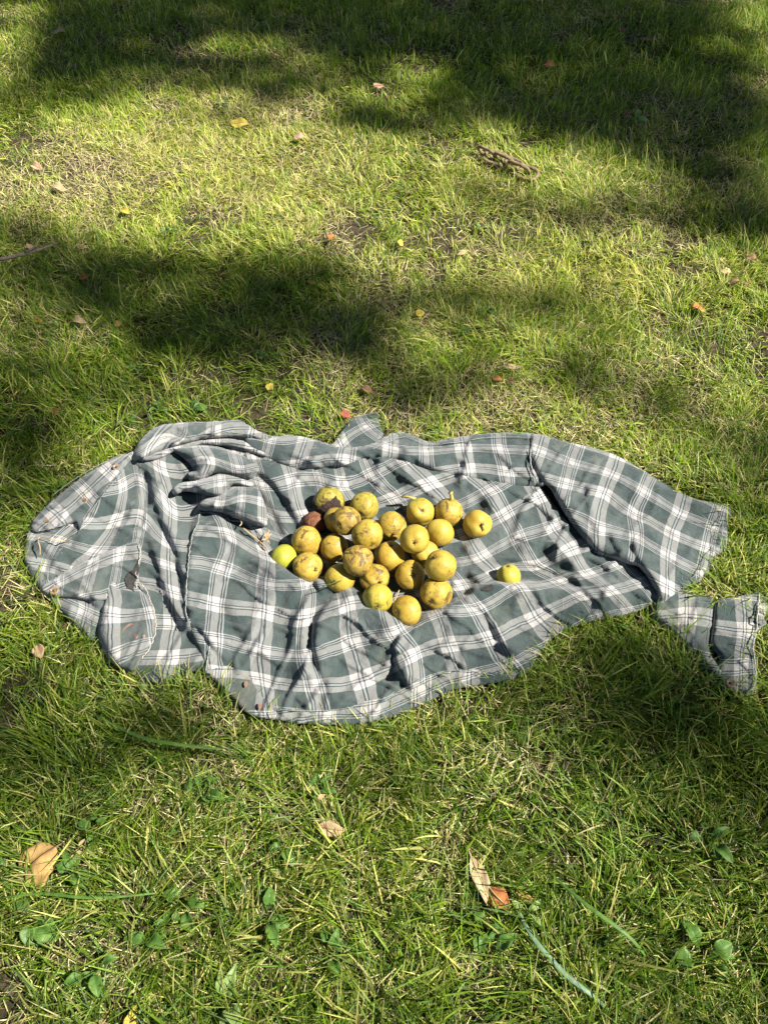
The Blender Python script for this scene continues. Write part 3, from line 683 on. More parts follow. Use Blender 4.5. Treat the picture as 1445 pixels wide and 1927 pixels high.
for i, (c, R, gr, br, cal, st, lab) in enumerate(FR):
    c = Vector(c); view = (CAMP - c).normalized()
    rt = Vector((1, 0, 0)); upv = view.cross(rt).normalized() * 1.0
    if cal is None: ax_ = Vector((rs.uniform(-1, 1), 1, -.3)).normalized()
    else:
        a, b = cal; l2 = a * a + b * b
        ax_ = rt * a + upv * (-b) + view * math.sqrt(max(0.02, 1 - l2)); ax_.normalize()
    if i == 1:
        o = ball('walnut_husk', c, R, M_NUT, 3, (0.3, .2, 1), .05, .10, squash=1.05)
        tag(o, lab, 'walnut'); s_ = star('husk_tip', .003, M_CALYX, o, R * .97); continue
    o = ball('yellow_fruit', c, R, M_FRUIT, i + 2, ax_, .12 if cal else .07, rs.uniform(.05, .12), squash=rs.uniform(.88, 1.03))
    o.color = (gr, br, (i * .137) % 1.0, 1)
    tag(o, lab, 'fruit', 'yellow fruits heaped on the shirt')
    if cal is not None:
        star('calyx', R * rs.uniform(.15, .25), M_CALYX, o, R * .915, seed=i)
    if st == 1:
        tube('stem', [(0, 0, R * .85), (0, 0, R * .98), (R * .10, R * .06, R * 1.07)], [R * .07, R * .06, R * .08], M_CALYX, o, 7)
        if i == 9: tube('stem', [(0, 0, R * .85), (R * .06, -R * .1, R * 1.0), (R * .12, -R * .38, R * 1.03)], [R * .07, R * .07, R * .05], M_STEM, o, 7)
    if st == 3:
        tube('stem', [(0, 0, R * .85), (0, 0, R * 1.1), (R * .1, R * .08, R * 1.38), (R * .16, R * .1, R * 1.5)], [R * .2, R * .13, R * .12, R * .19], M_STEM, o, 9)
    if i == 0:   # rotten black patch that wraps the lower side
        V = []; F = []
        vd = (rt * .1 - upv * .78 + view * .55).normalized()
        q_ = o.rotation_quaternion.inverted(); vd = q_ @ vd
        t1 = vd.orthogonal().normalized(); t2 = vd.cross(t1)
        V.append(tuple(vd * R * 1.03)); nn = 28
        for ring in range(1, 6):
            for k in range(nn):
                a = 2 * math.pi * k / nn; sp = (.215 * ring) * (1 + .28 * math.sin(a * 3 + 1) + .12 * math.sin(a * 7) + .1 * math.sin(a * 11 + ring)) * (1 if ring < 5 else 1.05)
                d_ = (vd * math.cos(sp) + (t1 * math.cos(a) + t2 * math.sin(a)) * math.sin(sp))
                V.append(tuple(d_ * R * (1.075 + rs.uniform(-.03, .04) if ring < 5 else .98)))
        for k in range(nn): F.append((0, 1 + k, 1 + (k + 1) % nn))
        for ring in range(4):
            for k in range(nn):
                a0 = 1 + ring * nn + k; a1 = 1 + ring * nn + (k + 1) % nn
                F.append((a0, a0 + nn, a1 + nn, a1))
        me = bpy.data.meshes.new('rotten_patch'); me.from_pydata(V, [], F); me.update(); me.materials.append(M_ROT)
        for p_ in me.polygons: p_.use_smooth = True
        ro = bpy.data.objects.new('rotten_patch', me); COL.objects.link(ro); ro.parent = o
    if i == 7:
        tube('stem', [tuple(o.rotation_quaternion.inverted() @ Vector(v)) for v in ((-R * .3, R * .75, R * .55), (-R * .8, R * .95, R * .55), (-R * 1.3, R * 1.0, R * .5))], [R * .1, R * .08, R * .07], M_STEM, o, 7)

# ------------------------------------------------------------------ grass
def blades(name, n_side, xy, L, W, lean, azi, curl, colr, mat, z0, label, root_dark=.55, nseg=3):
    n = len(xy)
    d = np.stack([np.cos(azi), np.sin(azi)], -1)
    s = np.stack([-np.sin(azi + n_side), np.cos(azi + n_side)], -1)
    lv = nseg + 1
    pos = np.zeros((n, lv, 3)); pos[:, 0, :2] = xy; pos[:, 0, 2] = z0
    ang = lean.copy(); seg = L / nseg
    for k in range(1, lv):
        pos[:, k, :2] = pos[:, k - 1, :2] + d * (np.sin(ang) * seg)[:, None]
        pos[:, k, 2] = pos[:, k - 1, 2] + np.cos(ang) * seg
        pos[:, k, 2] = np.maximum(pos[:, k, 2], .002)
        ang = np.clip(ang + curl, 0, 2.2)
    wk = np.array([.75, 1, .72, .45, .3])[:nseg] if nseg > 2 else np.array([.9, .8])[:nseg]
    V = []; C = []
    tw = (rs.rand(n) - .5) * 1.2
    for k in range(nseg):
        hw = (W * wk[k] * .5)
        off = np.stack([s[:, 0] * hw, s[:, 1] * hw, np.sin(tw) * hw], -1)
        V += [pos[:, k] - off, pos[:, k] + off]
        f = root_dark + (1 - root_dark) * min(1, k / (nseg - 1) if nseg > 1 else 1)  # colour darkens towards the root, painting in shade between the blades
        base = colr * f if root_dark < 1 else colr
        C += [base, base]
    V.append(pos[:, -1]); C.append(colr)
    nv = 2 * nseg + 1
    V = np.stack(V, 1).reshape(-1, 3); C = np.stack(C, 1).reshape(-1, 3)
    b = (np.arange(n) * nv)[:, None]
    quads = np.concatenate([b + np.array([[2 * k, 2 * k + 1, 2 * k + 3, 2 * k + 2]]) for k in range(nseg - 1)]) if nseg > 1 else np.zeros((0, 4), int)
    tris = b + np.array([[2 * nseg - 2, 2 * nseg - 1, 2 * nseg]])
    o = np_mesh(name, V, [quads, tris], mat, colr=C)
    return o

outline = cr([(262,825),(300,800),(400,792),(445,790),(510,822),(590,824),(628,832),(662,789),(708,777),(722,817),(812,832),(905,816),(1000,816),(1100,838),(1200,880),(1275,925),(1373,955),(1363,1030),(1328,1075),(1270,1115),(1345,1130),(1430,1116),(1440,1160),(1424,1190),(1420,1290),(1405,1307),(1372,1300),(1330,1270),(1290,1215),(1240,1160),(1210,1150),(1100,1175),(1040,1200),(990,1262),(900,1284),(800,1320),(690,1360),(570,1362),(475,1345),(400,1275),(330,1277),(265,1285),(205,1235),(150,1185),(60,1095),(47,1040),(60,985),(120,920),(205,866)], 3)
OUTW = PX(outline[:, 0], outline[:, 1], .012)[:, :2]

def under_shirt(xy, margin):
    near = (xy[:, 0] > -.6) & (xy[:, 0] < .7) & (xy[:, 1] > .35) & (xy[:, 1] < 1.05)
    r = np.zeros(len(xy), bool)
    if near.any():
        x, y = xy[near, 0], xy[near, 1]
        ins = inside(OUTW, x, y)
        if margin: 
            d = seg_dist(OUTW, x, y)[0]
            ins = ins & (d > margin) if margin > 0 else ins | (d < -margin)
        r[near] = ins
    return r

def scatter(dens_near, dens_far, extra=1.0):
    """random roots over the lawn the camera and a step aside can see; denser where near"""
    out = []
    for y0, y1, dn in ((-.35, .9, 1.0), (.9, 1.6, .95), (1.6, 2.4, .75), (2.4, 3.4, .5), (3.4, 4.4, .22), (4.4, 6.0, .08), (6.0, 9.0, .025)):
        depth = y1 * FW[1] + .788
        xm = depth * .5 * 1.06 + .12
        if y0 >= 3.4: xm += .3
        a = 2 * xm * (y1 - y0); n = int(a * dens_near * dn)
        xy = np.stack([rs.uniform(-xm, xm, n), rs.uniform(y0, y1, n)], -1); out.append(xy)
        m_ = int(1.6 * (y1 - y0) * dens_near * dn * .18)       # sparser fringe on both sides
        m_ = int(m_ * 2.2); sx = (xm + 2.6 * rs.rand(m_) ** 1.4) * np.where(rs.rand(m_) < .5, -1, 1)
        out.append(np.stack([sx, rs.uniform(y0, y1, m_)], -1))
    return np.concatenate(out)

def scale_far(xy): return 1 + np.clip((xy[:, 1] - 1.4) / 2.5, 0, 1.2) * .6

xy = scatter(80000, 0)
thick = fbm(xy[:, 0] * 5 + 3, xy[:, 1] * 5, 11)
bare = fbm(xy[:, 0] * 9 + 31, xy[:, 1] * 9 + 5, 13)
keep = rs.rand(len(xy)) < np.clip(.35 + (thick - .3) * 2.4, .25, 1) * np.clip((bare - .22) * 6, .15, 1)
xy = xy[keep & ~under_shirt(xy, .006)]
n = len(xy)
thick = fbm(xy[:, 0] * 5 + 3, xy[:, 1] * 5, 11); lush = fbm(xy[:, 0] * 2.2 + 40, xy[:, 1] * 2.2, 19)
pxx, pyy = TOPX(xy[:, 0], xy[:, 1])
lushR = np.exp(-(((pxx - 1180) / 240) ** 2 + ((pyy - 1300) / 110) ** 2)) + .8 * np.exp(-(((pxx - 1400) / 120) ** 2 + ((pyy - 1050) / 130) ** 2)) + .6 * np.exp(-(((pxx - 300) / 300) ** 2 + ((pyy - 1400) / 60) ** 2))
sf = scale_far(xy); bare2 = fbm(xy[:, 0] * 4 + 13, xy[:, 1] * 4 + 2, 37)
L = (.012 + .040 * rs.rand(n) ** 1.3 * (.6 + .9 * lush) + .030 * lushR * rs.rand(n)) * np.where(rs.rand(n) < .04, 1.5, 1)
palef = np.clip(np.exp(-(((pxx - 430) / 520) ** 2 + ((pyy - 330) / 150) ** 2)) + .9 * np.exp(-(((pxx - 1150) / 420) ** 2 + ((pyy - 520) / 90) ** 2)) + .35 * (bare2 - .4), 0, 1)  # paler, yellower and shorter grass in two oval zones, varied at random
L = L * (1 - .25 * palef) * (1 + .35 * np.clip(.75 - xy[:, 1], 0, .6) / .6)
W = (.0009 + .0015 * rs.rand(n) ** 1.5) * np.where(rs.rand(n) < .04, 1.4, 1) * sf
az = fbm(xy[:, 0] * 9, xy[:, 1] * 9, 23) * 16 + rs.normal(0, .8, n)
lean = np.clip(rs.normal(.95, .38, n), .05, 1.5) - .45 * np.clip(xy[:, 1] - 2.0, 0, 1) * rs.rand(n)
curl = rs.normal(.22, .22, n)
hue = np.clip(fbm(xy[:, 0] * 3 + 7, xy[:, 1] * 3, 29) * .8 + rs.rand(n) * .6 - .2, 0, 1)[:, None]
A = np.array([.088, .165, .013]); B = np.array([.335, .455, .028]); Cc = np.array([.60, .56, .17]); Bl = np.array([.12, .22, .05])
colr = A * (1 - hue) + B * hue
k = rs.rand(n, 1); hue = np.clip(hue + .35 * palef[:, None] - .22 * np.clip(1.0 - xy[:, 1:2], 0, 1), 0, 1.2); colr = A * (1 - hue) + B * hue; colr = np.where(k < .17 + .45 * palef[:, None], Cc * (.8 + .4 * rs.rand(n, 1)), colr); colr = np.where(k > .90, Bl, colr)
nearf = np.clip(1.15 - xy[:, 1:2] , 0, .8); colr = colr * (rs.uniform(.75, 1.3, (n, 1)) - nearf * .55 * rs.rand(n, 1) ** .7) * np.array([1 , 1, 1])
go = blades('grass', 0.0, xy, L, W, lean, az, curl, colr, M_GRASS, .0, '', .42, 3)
tag(go, 'short tangled green grass blades covering the whole lawn', 'grass', kind='stuff')

xy = scatter(50000, 0)
dry = fbm(xy[:, 0] * 4 + 13, xy[:, 1] * 4 + 2, 37)
xy = xy[(rs.rand(len(xy)) < np.clip(.18 + (dry - .38) * 3.2, .10, 1) * np.clip(.38 + xy[:, 1] * .6, .38, 1)) & ~under_shirt(xy, .004)]
n = len(xy); sf = scale_far(xy)
cc = np.array([.66, .56, .31]); c2 = np.array([.46, .42, .18]); c3 = np.array([.24, .16, .09])
k = rs.rand(n, 1); colr = np.where(k < .5, cc, np.where(k < .82, c2, c3)) * rs.uniform(.5, 1.25, (n, 1))
so2 = blades('dry_thatch', 0.0, xy, .008 + .030 * rs.rand(n) ** 1.6, (.0005 + .0007 * rs.rand(n)) * sf, np.clip(rs.normal(1.25, .28, n), .2, 1.62), rs.rand(n) * 6.283,
       rs.normal(.05, .22, n), colr, M_STRAW, rs.uniform(.001, .007, n), '', 1.0, 3)
tag(so2, 'dry straw coloured thatch tangled between the green blades', 'thatch', kind='stuff')

# long loose blades standing over the short turf and over the edges of the cloth
xy = scatter(5200, 0); xy = xy[~under_shirt(xy, -.004)]; xy = xy[(xy[:, 1] < 1.0) | (rs.rand(len(xy)) < .3)]
pxx, pyy = TOPX(xy[:, 0], xy[:, 1]); n = len(xy)
lr = np.exp(-(((pxx - 1150) / 260) ** 2 + ((pyy - 1290) / 120) ** 2)) + .5 * (pyy > 1330)
keep = rs.rand(n) < .38 + lr + .35 * (fbm(xy[:, 0] * 10, xy[:, 1] * 10, 57) > .5); xy = xy[keep]; lr = lr[keep]; n = len(xy)
hue = rs.rand(n, 1)
colr = (np.array([.12, .25, .035]) * (1 - hue) + np.array([.32, .44, .08]) * hue) * rs.uniform(.8, 1.25, (n, 1))
colr = np.where(rs.rand(n, 1) < .2, np.array([.42, .38, .18]), colr)
m_ = 1500; ii = rs.randint(len(OUTW), size=m_); jj = (ii + 1) % len(OUTW); tt = rs.rand(m_, 1)
ep = OUTW[ii] * (1 - tt) + OUTW[jj] * tt; ed = OUTW[jj] - OUTW[ii]; en = np.stack([-ed[:, 1], ed[:, 0]], -1); en /= np.linalg.norm(en, axis=1)[:, None] + 1e-9
if inside(OUTW, *(ep[:50] + en[:50] * .004).T).mean() > .5: en = -en          # en points away from the cloth
wgt = .35 + .65 * (fbm(ep[:, 0] * 12, ep[:, 1] * 12, 7) > .52) ; k_ = rs.rand(m_) < wgt * np.where(en[:, 1] > .3, .35, 1.0)
ep = (ep + en * rs.uniform(.001, .02, (m_, 1)))[k_]; ea = np.arctan2(-en[k_, 1], -en[k_, 0]) + rs.normal(0, .75, k_.sum())
e_n = len(ep); hue = rs.rand(e_n, 1)
ecol = (np.array([.10, .20, .03]) * (1 - hue) + np.array([.32, .42, .07]) * hue) * rs.uniform(.7, 1.25, (e_n, 1)); ecol = np.where(rs.rand(e_n, 1) < .25, np.array([.50, .44, .22]), ecol)
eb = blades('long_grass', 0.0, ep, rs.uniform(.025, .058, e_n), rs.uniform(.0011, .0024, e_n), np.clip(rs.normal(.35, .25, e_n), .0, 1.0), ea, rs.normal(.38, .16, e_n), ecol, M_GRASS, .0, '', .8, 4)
tag(eb, 'grass blades reaching up around and over the edge of the shirt', 'long grass', kind='stuff')
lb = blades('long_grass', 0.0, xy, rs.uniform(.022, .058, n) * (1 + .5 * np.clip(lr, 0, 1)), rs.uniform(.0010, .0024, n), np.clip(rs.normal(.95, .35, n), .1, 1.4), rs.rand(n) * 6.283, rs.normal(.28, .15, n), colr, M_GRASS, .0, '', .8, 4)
tag(lb, 'scattered longer grass blades arching over the short turf', 'long grass', kind='stuff')

# ------------------------------------------------------------------ broad leaf weeds
M_WEED = [mat_simple('weed_leaf', (.05, .12, .02), (.14, .25, .045), 70, .45, .5, trans=.35), mat_simple('pale_weed_leaf', (.16, .25, .07), (.27, .36, .12), 70, .5, .5, trans=.3)]
def leaf_mesh(name, L, W, shape, fold, droop, mat, parent=None, seed=0, n=14, curl=0.0, lobes=0, stemlen=0.0):
    """a leaf along local +X, midrib on the axis, curved and cupped"""
    r_ = np.random.RandomState(seed); V = []; F = []
    m_ = 5
    for i in range(n + 1):
        t = i / n
        if shape == 'heart': w_ = (np.sin(math.pi * min(t * 1.0, 1) ** .55)) ** .8 * W
        elif shape == 'oval': w_ = math.sin(math.pi * t ** .85) ** .75 * W
        elif shape == 'lance': w_ = math.sin(math.pi * t ** .7) ** 1.1 * W
        else: w_ = math.sin(math.pi * t) * W
        w_ *= 1 + (.22 * math.sin(t * 9 * lobes + seed) if lobes else .0) + r_.uniform(-.05, .05)
        zz = -droop * (t - .3) ** 2 * L + .03 * L * math.sin(t * 7 + seed)
        for j in range(-m_, m_ + 1):
            s = j / m_
            z = zz + fold * abs(s) * w_ + curl * (s * s) * w_ * math.sin(t * 4 + seed) + .02 * L * math.sin(t * 13 + s * 5 + seed) * abs(s)
            V.append((t * L - (.08 * L * abs(s) if shape == 'heart' and t < .2 else 0), s * w_ / 1.0, z))
    c = 2 * m_ + 1
    for i in range(n):
        for j in range(c - 1): F.append((i * c + j, (i + 1) * c + j, (i + 1) * c + j + 1, i * c + j + 1))
    me = bpy.data.meshes.new(name); me.from_pydata([tuple(map(float, v)) for v in V], [], F); me.update(); me.materials.append(mat)
    for p in me.polygons: p.use_smooth = True
    o = bpy.data.objects.new(name, me); COL.objects.link(o)
    if parent: o.parent = parent
    md = o.modifiers.new('thickness', 'SOLIDIFY'); md.thickness = .0004
    return o

WEEDS = [  # px, py, leaf length m, leaves, shape, pale, label
 (278,1765,.030,2,'heart',0,'bright round green weed leaf near the bottom left, lit by the sun'),
 (422,1888,.032,2,'heart',1,'pale mottled weed leaf at the bottom edge left of centre'),
 (178,1822,.024,2,'oval',0,'small upright weed leaf below left of the sunlit round leaf'),
 (530,1598,.022,3,'heart',0,'weed clump just left below the pink curled leaf'),
 (925,1800,.034,3,'oval',0,'broad weed leaves below the orange fallen leaf'),
 (912,1752,.024,2,'heart',0,'small glossy weed leaf just under the orange fallen leaf'),
 (60,1730,.034,3,'oval',0,'ribbed wide weed leaf under the tip of the large tan leaf'),
 (140,1640,.024,3,'heart',0,'dark weed clump between the large tan leaf and two tan scraps'),
 (180,1560,.024,4,'heart',0,'dark shaded weed leaves above the tan scraps at left'),
 (12,1640,.022,2,'oval',0,'weed leaf left of the large tan leaf at the frame edge'),
 (345,1700,.030,3,'oval',0,'wide weed leaf right of the tan scraps among long blades'),
 (600,1480,.022,3,'heart',0,'low weed leaves above the pink curled leaf'),
 (380,1490,.026,3,'oval',0,'shaded weed leaves under the hem band at left'),
 (1320,1800,.034,3,'oval',0,'shaded weed leaves at the bottom right corner'),
 (1330,1580,.028,3,'oval',0,'dark ribbed weed leaf at the right below the cuff'),
 (260,1300,.012,2,'heart',1,'tiny yellow green weed under the pocket edge of the shirt'),
 (620,1790,.024,2,'heart',0,'weed leaf low in the centre near bottom'),
 (985,1720,.020,2,'oval',1,'pale weed leaf right of the orange fallen leaf'),
 (500,1720,.030,3,'oval',0,'weed clump in the lower middle left'),
 (100,920,.022,3,'heart',0,'heart shaped weed left of the button placket'),
 (240,790,.020,3,'heart',0,'bright weed cluster just above the collar'),
 (300,770,.020,3,'heart',0,'weed cluster beyond the collar to its right'),
 (360,778,.024,3,'oval',0,'grey green weed just beyond the collar band'),
 (255,690,.016,2,'heart',0,'small weed in the sunny patch above the shirt left side'),
 (490,672,.016,2,'oval',0,'dark weed in shade above the shirt middle left'),
 (320,436,.022,2,'heart',0,'blue green weed in the bright lawn at upper left'),
 (915,585,.018,3,'heart',0,'weed in the shadow right of the yellow leaf scrap'),
 (905,430,.024,3,'heart',0,'bright weed leaves beside the tan leaf in the sunny lawn'),
 (420,200,.034,2,'oval',0,'small bright weed at the edge of the far shadow'),
 (1190,232,.040,2,'oval',1,'single pale green leaf catching light in the dark far shade'),
 (870,625,.018,3,'heart',0,'low weed in the partly shaded lawn above the shirt'),
]
for i, (px, py, l, n_, shp, pale, lab) in enumerate(WEEDS):
    c = PX(px, py, .012); e = empty('weed_plant', c); e.location.z = 0
    tag(e, lab, 'weed', 'broad leaved weeds in the lawn')
    for k in range(n_ + 2):
        a = random.uniform(0, 6.28) if k else random.uniform(-1.2, 1.2)
        lf = leaf_mesh('leaf', l * (random.uniform(.75, 1.0) if k < 2 else random.uniform(.3, .7)), l * random.uniform(.16, .33), shp, .42, .7, M_WEED[pale], e, seed=i * 7 + k)
        st = l * random.uniform(.15, .5); lf.location = (math.cos(a) * st, math.sin(a) * st, .013 + random.uniform(0, .009)); lf.rotation_euler = (random.uniform(-.45, .45), random.uniform(-.6, .0), a)
        tube('stalk', [(0, 0, 0), (math.cos(a) * st * .6, math.sin(a) * st * .6, .014), (math.cos(a) * st, math.sin(a) * st, lf.location.z)], .0007, M_WEED[0], e, 5)

# ------------------------------------------------------------------ fallen leaves
def lm(name, a, b, tr=.15): return mat_simple(name, a, b, 90, .75, .7, trans=tr)
L_TAN = lm('tan_leaf', (.24, .145, .045), (.42, .275, .10)); L_PALE = lm('pale_leaf', (.30, .22, .11), (.48, .37, .21)); L_PINK = lm('pink_leaf', (.32, .19, .11), (.48, .33, .20))
L_ORANGE = lm('orange_leaf', (.30, .10, .03), (.46, .19, .06)); L_RED = lm('red_leaf', (.22, .05, .035), (.34, .10, .06)); L_YEL = lm('yellow_leaf', (.42, .32, .04), (.58, .46, .09), .3); L_BROWN = lm('brown_leaf', (.10, .05, .028), (.26, .14, .07))
LEAVES = [ # px,py, length, width, direction(image deg, 0=right,90=up), mat, shape, fold, droop, label, z
 (104,1592,.070,.025,222,L_TAN,'oval',-.35,.55,'large curled tan leaf with dark veins at the lower left edge',.045),
 (165,1578,.022,.006,250,L_PALE,'lance',.3,.2,'small upright tan leaf scrap right of the large curled leaf',.035),
 (158,1604,.024,.007,205,L_PALE,'lance',.2,.1,'flat tan leaf scrap lying below the small upright scrap',.03),
 (597,1556,.034,.009,350,L_PINK,'oval',.5,.4,'pale pink curled leaf in the grass below the shirt',.04),
 (588,1500,.018,.006,20,L_PINK,'oval',.4,.3,'tiny pink brown leaf above the pale pink curled leaf',.03),
 (886,1610,.068,.0095,290,L_PALE,'lance',.4,.15,'long narrow pale tan leaf pointing at the orange one',.04),
 (918,1668,.036,.012,310,L_ORANGE,'lance',-.3,.3,'orange brown leaf at the end of the long pale leaf',.04),
 (972,1675,.032,.005,320,L_TAN,'lance',.5,.5,'thin curled brown leaf right of the orange brown leaf',.035),
 (1303,578,.028,.012,0,L_ORANGE,'oval',.2,.3,'bright orange leaf on the right side of the lawn',.045),
 (642,775,.020,.008,330,L_RED,'oval',.3,.3,'red leaf just beyond the collar point',.04),
 (98,772,.014,.006,0,L_RED,'oval',.2,.2,'tiny red brown leaf left above the shirt',.035),
 (148,520,.024,.009,340,L_ORANGE,'oval',.4,.3,'dull orange leaf in the left shadow',.035),
 (62,606,.018,.008,10,L_ORANGE,'oval',.3,.3,'small rusty leaf left of the folded pale leaf',.03),
 (136,604,.034,.009,345,L_PALE,'lance',.5,.3,'folded pale leaf in the left shadow',.045),
 (48,466,.020,.008,10,L_PINK,'oval',.3,.2,'pink brown leaf touching the stick at the left edge',.035),
 (145,464,.024,.006,0,L_PINK,'lance',.3,.2,'narrow pink brown leaf right of the stick',.035),
 (434,232,.050,.016,350,L_YEL,'oval',.3,.2,'yellow leaf in the bright lawn near the far shadow',.05),
 (553,258,.030,.011,0,L_PINK,'oval',.3,.3,'pale orange leaf right below the far yellow leaf',.045),
 (228,394,.026,.009,330,L_YEL,'oval',.3,.2,'small yellow leaf at left in the bright lawn',.04),
 (98,350,.036,.011,345,L_PALE,'oval',.4,.3,'pale leaf at the left of the bright lawn',.045),
 (60,310,.034,.010,330,L_PINK,'oval',.4,.3,'pinkish leaf at the far left of the bright lawn',.045),
 (782,590,.018,.008,0,L_YEL,'oval',.2,.2,'small yellow leaf scrap above the middle of the shirt',.04),
 (752,462,.030,.007,80,L_YEL,'lance',.3,.2,'upright yellow leaf in the middle of the bright lawn',.045),
 (862,478,.034,.006,40,L_PALE,'lance',.3,.2,'narrow tan leaf slanting in the bright lawn',.045),
 (928,712,.018,.006,0,L_ORANGE,'oval',.3,.2,'small orange leaf left of the dark scrap above the shirt',.04),
 (955,716,.014,.005,340,L_BROWN,'oval',.3,.2,'dark brown leaf scrap next to the small orange leaf',.035),
 (948,691,.036,.005,0,L_PALE,'lance',.3,.1,'straw coloured narrow leaf lying level above the right of the shirt',.045),
 (680,730,.024,.008,340,L_BROWN,'oval',.4,.4,'brown leaf in the grass above the collar point',.035),
 (578,530,.020,.007,0,L_TAN,'oval',.3,.3,'tan leaf in the shade above the middle lawn',.035),
 (1208,72,.046,.016,350,L_BROWN,'oval',.4,.4,'dark red brown leaf in the deep far shade',.045),
 (1024,121,.034,.012,0,L_ORANGE,'oval',.3,.3,'rust leaf in the deep far shade',.04),
 (1162,58,.028,.010,0,L_BROWN,'oval',.3,.3,'small dark leaf left of the red brown one in far shade',.04),
 (1178,218,.032,.012,60,L_BROWN,'oval',.3,.3,'dark curled leaf behind the single pale green leaf',.05),
 (1290,130,.030,.010,0,L_TAN,'oval',.3,.3,'tan leaf at the upper right in half shade',.04),
 (702,162,.032,.012,10,L_PINK,'oval',.3,.3,'pink tan leaf in the far middle shade',.05),
 (1404,484,.022,.009,0,L_BROWN,'oval',.3,.3,'brown leaf at the right edge of the sunny band',.04),
 (1356,510,.024,.010,0,L_PALE,'oval',.3,.3,'pale leaf at the right of the sunny band',.045),
 (1372,534,.030,.006,20,L_BROWN,'lance',.4,.3,'thin dark brown leaf at the right below the pale leaf',.035),
 (1398,540,.026,.006,30,L_BROWN,'lance',.4,.3,'second thin dark leaf beside the first at the right edge',.03),
 (505,735,.022,.007,80,L_YEL,'lance',.3,.2,'small upright yellow leaf above the shirt yoke',.045),
 (70,1214,.022,.009,300,L_PINK,'oval',.4,.3,'pale pink leaf left of the pocket in the grass',.03),
 (236,1950,.030,.007,80,L_YEL,'lance',.3,.2,'bright yellow leaf standing at the bottom edge',.04),
 (100,60,.040,.016,0,L_PALE,'oval',.3,.3,'pale leaf far at the top left in shade',.05),
 (215,612,.016,.007,20,L_TAN,'oval',.3,.3,'tan scrap right of the folded pale leaf',.035),
 (620,452,.022,.008,60,L_ORANGE,'oval',.3,.3,'small orange leaf in the centre of the bright lawn',.04),
]
for i, (px, py, l, wd, deg, mt, shp, fold, droop, lab, z) in enumerate(LEAVES):
    c = PX(px, py, z * (.45 if l < .08 else .9))
    o = leaf_mesh('fallen_leaf', l, wd, shp, fold, droop, mt, None, seed=i + 100, curl=.3, n=16)
    o.location = c; o.rotation_euler = (random.uniform(-.3, .3) + .2, random.uniform(-.2, .15), math.radians(deg))
    if i == 0:
        for v in o.data.vertices:
            t = v.co.x / l; v.co.y += .30 * l * t * t; v.co.z += .0022 * math.sin(v.co.y * 260) + .0009 * math.sin(v.co.y * 500 + t * 5)
    tag(o, lab, 'leaf', 'fallen leaves scattered over the lawn')
    if l > .03:
        tube('midrib', [(t * l, 0, -droop * (t - .3) ** 2 * l + .03 * l * math.sin(t * 7 + i + 100) + .0006) for t in np.linspace(-.12, .95, 12)], [.0011 * (1 - .7 * t) for t in np.linspace(0, 1, 12)], L_BROWN if mt in (L_TAN, L_PINK) else L_PALE, o, 5)

# ------------------------------------------------------------------ rusty chain lying in the grass
chain = empty('rusty_chain', PX(953, 305, 0)); cb = np.array(chain.location)
tag(chain, 'short length of rusty iron chain half sunk in the far grass', 'chain')
cp = [(918,288),(932,297),(948,300),(962,310),(976,316),(990,325)]
for k, (px, py) in enumerate(cp):
    c = PX(px, py, .020) - cb
    ln, wd_ = .030, .018
    pts = []
    for a in np.linspace(0, 2 * math.pi, 28, endpoint=False):
        x = math.copysign(abs(math.cos(a)) ** .7, math.cos(a)) * ln; y = math.copysign(abs(math.sin(a)) ** .8, math.sin(a)) * wd_
        pts.append((x, y, rs.uniform(-.0006, .0006)))
    rot = Matrix.Rotation(math.radians(-38 + rs.uniform(-8, 8)), 4, 'Z') @ Matrix.Rotation(math.radians(20 if k % 2 else -55), 4, 'X')
    o = tube('chain_link', [rot @ Vector(p_) for p_ in pts], .0043, M_RUST, chain, 10, closed=True)
    o.location = c

# stick at the left edge
p0 = [PX(x, y, z) for x, y, z in ((-30, 490, .03), (10, 487, .035), (45, 478, .04), (80, 468, .04), (112, 456, .03))]
stt = tube('fallen_stick', p0, [.0045, .004, .0038, .003, .002], M_STICK, None, 9, loc=tuple(p0[2]))
tag(stt, 'thin grey brown stick in the shade at the left edge of the lawn', 'stick')
tw_ = tube('twig', [Vector(p0[2]) - Vector(p0[2]), Vector(PX(72, 460, .055)) - Vector(p0[2])], [.003, .0015], M_STICK, stt, 7)

# straw and dead stalk bits lying on the shirt
def straw(name, pts, ex, r, lab, mat=M_FRAY, sub=None):
    P_ = on_cloth(pts, ex, 5)
    o = tube(name, [tuple(p) for p in P_], [r] * (len(P_) - 1) + [r * .4], mat, None, 6, loc=tuple(P_[0])); tag(o, lab, 'straw', 'straw bits on the shirt'); return o
M_STRAWBIT = mat_simple('straw_bit', (.26, .17, .08), (.44, .32, .18), 200, .7, .5)
straw('dry_straw', [(437,972),(450,975),(455,984),(451,990)], .020, .0010, 'hooked dry straw lying at the mouth of the gathered sleeve', M_STRAWBIT)
straw('dry_straw', [(458,994),(475,1008),(490,1020),(504,1034)], .014, .0013, 'straight dry stalk pointing at the lime yellow fruit', M_STRAWBIT)
s3 = empty('dried_flower_stalk', PX(504, 1022, .02)); tag(s3, 'tan dried husk sprig beside the lime yellow fruit', 'dried sprig')
for a, l_ in ((80, .02), (55, .016), (110, .018), (-60, .016), (200, .012)):
    lf = leaf_mesh('husk', l_ * .8, .0016, 'lance', .5, .3, M_STRAWBIT, s3, seed=int(a + 300)); lf.rotation_euler = (0, -.35, math.radians(a)); lf.location = (0, 0, .010)
straw('dry_straw', [(72,1015),(78,1010),(95,1014),(115,1018),(135,1012)], .014, .0009, 'bent dry straw across the plaid near the left tip of the shirt', M_STRAWBIT)
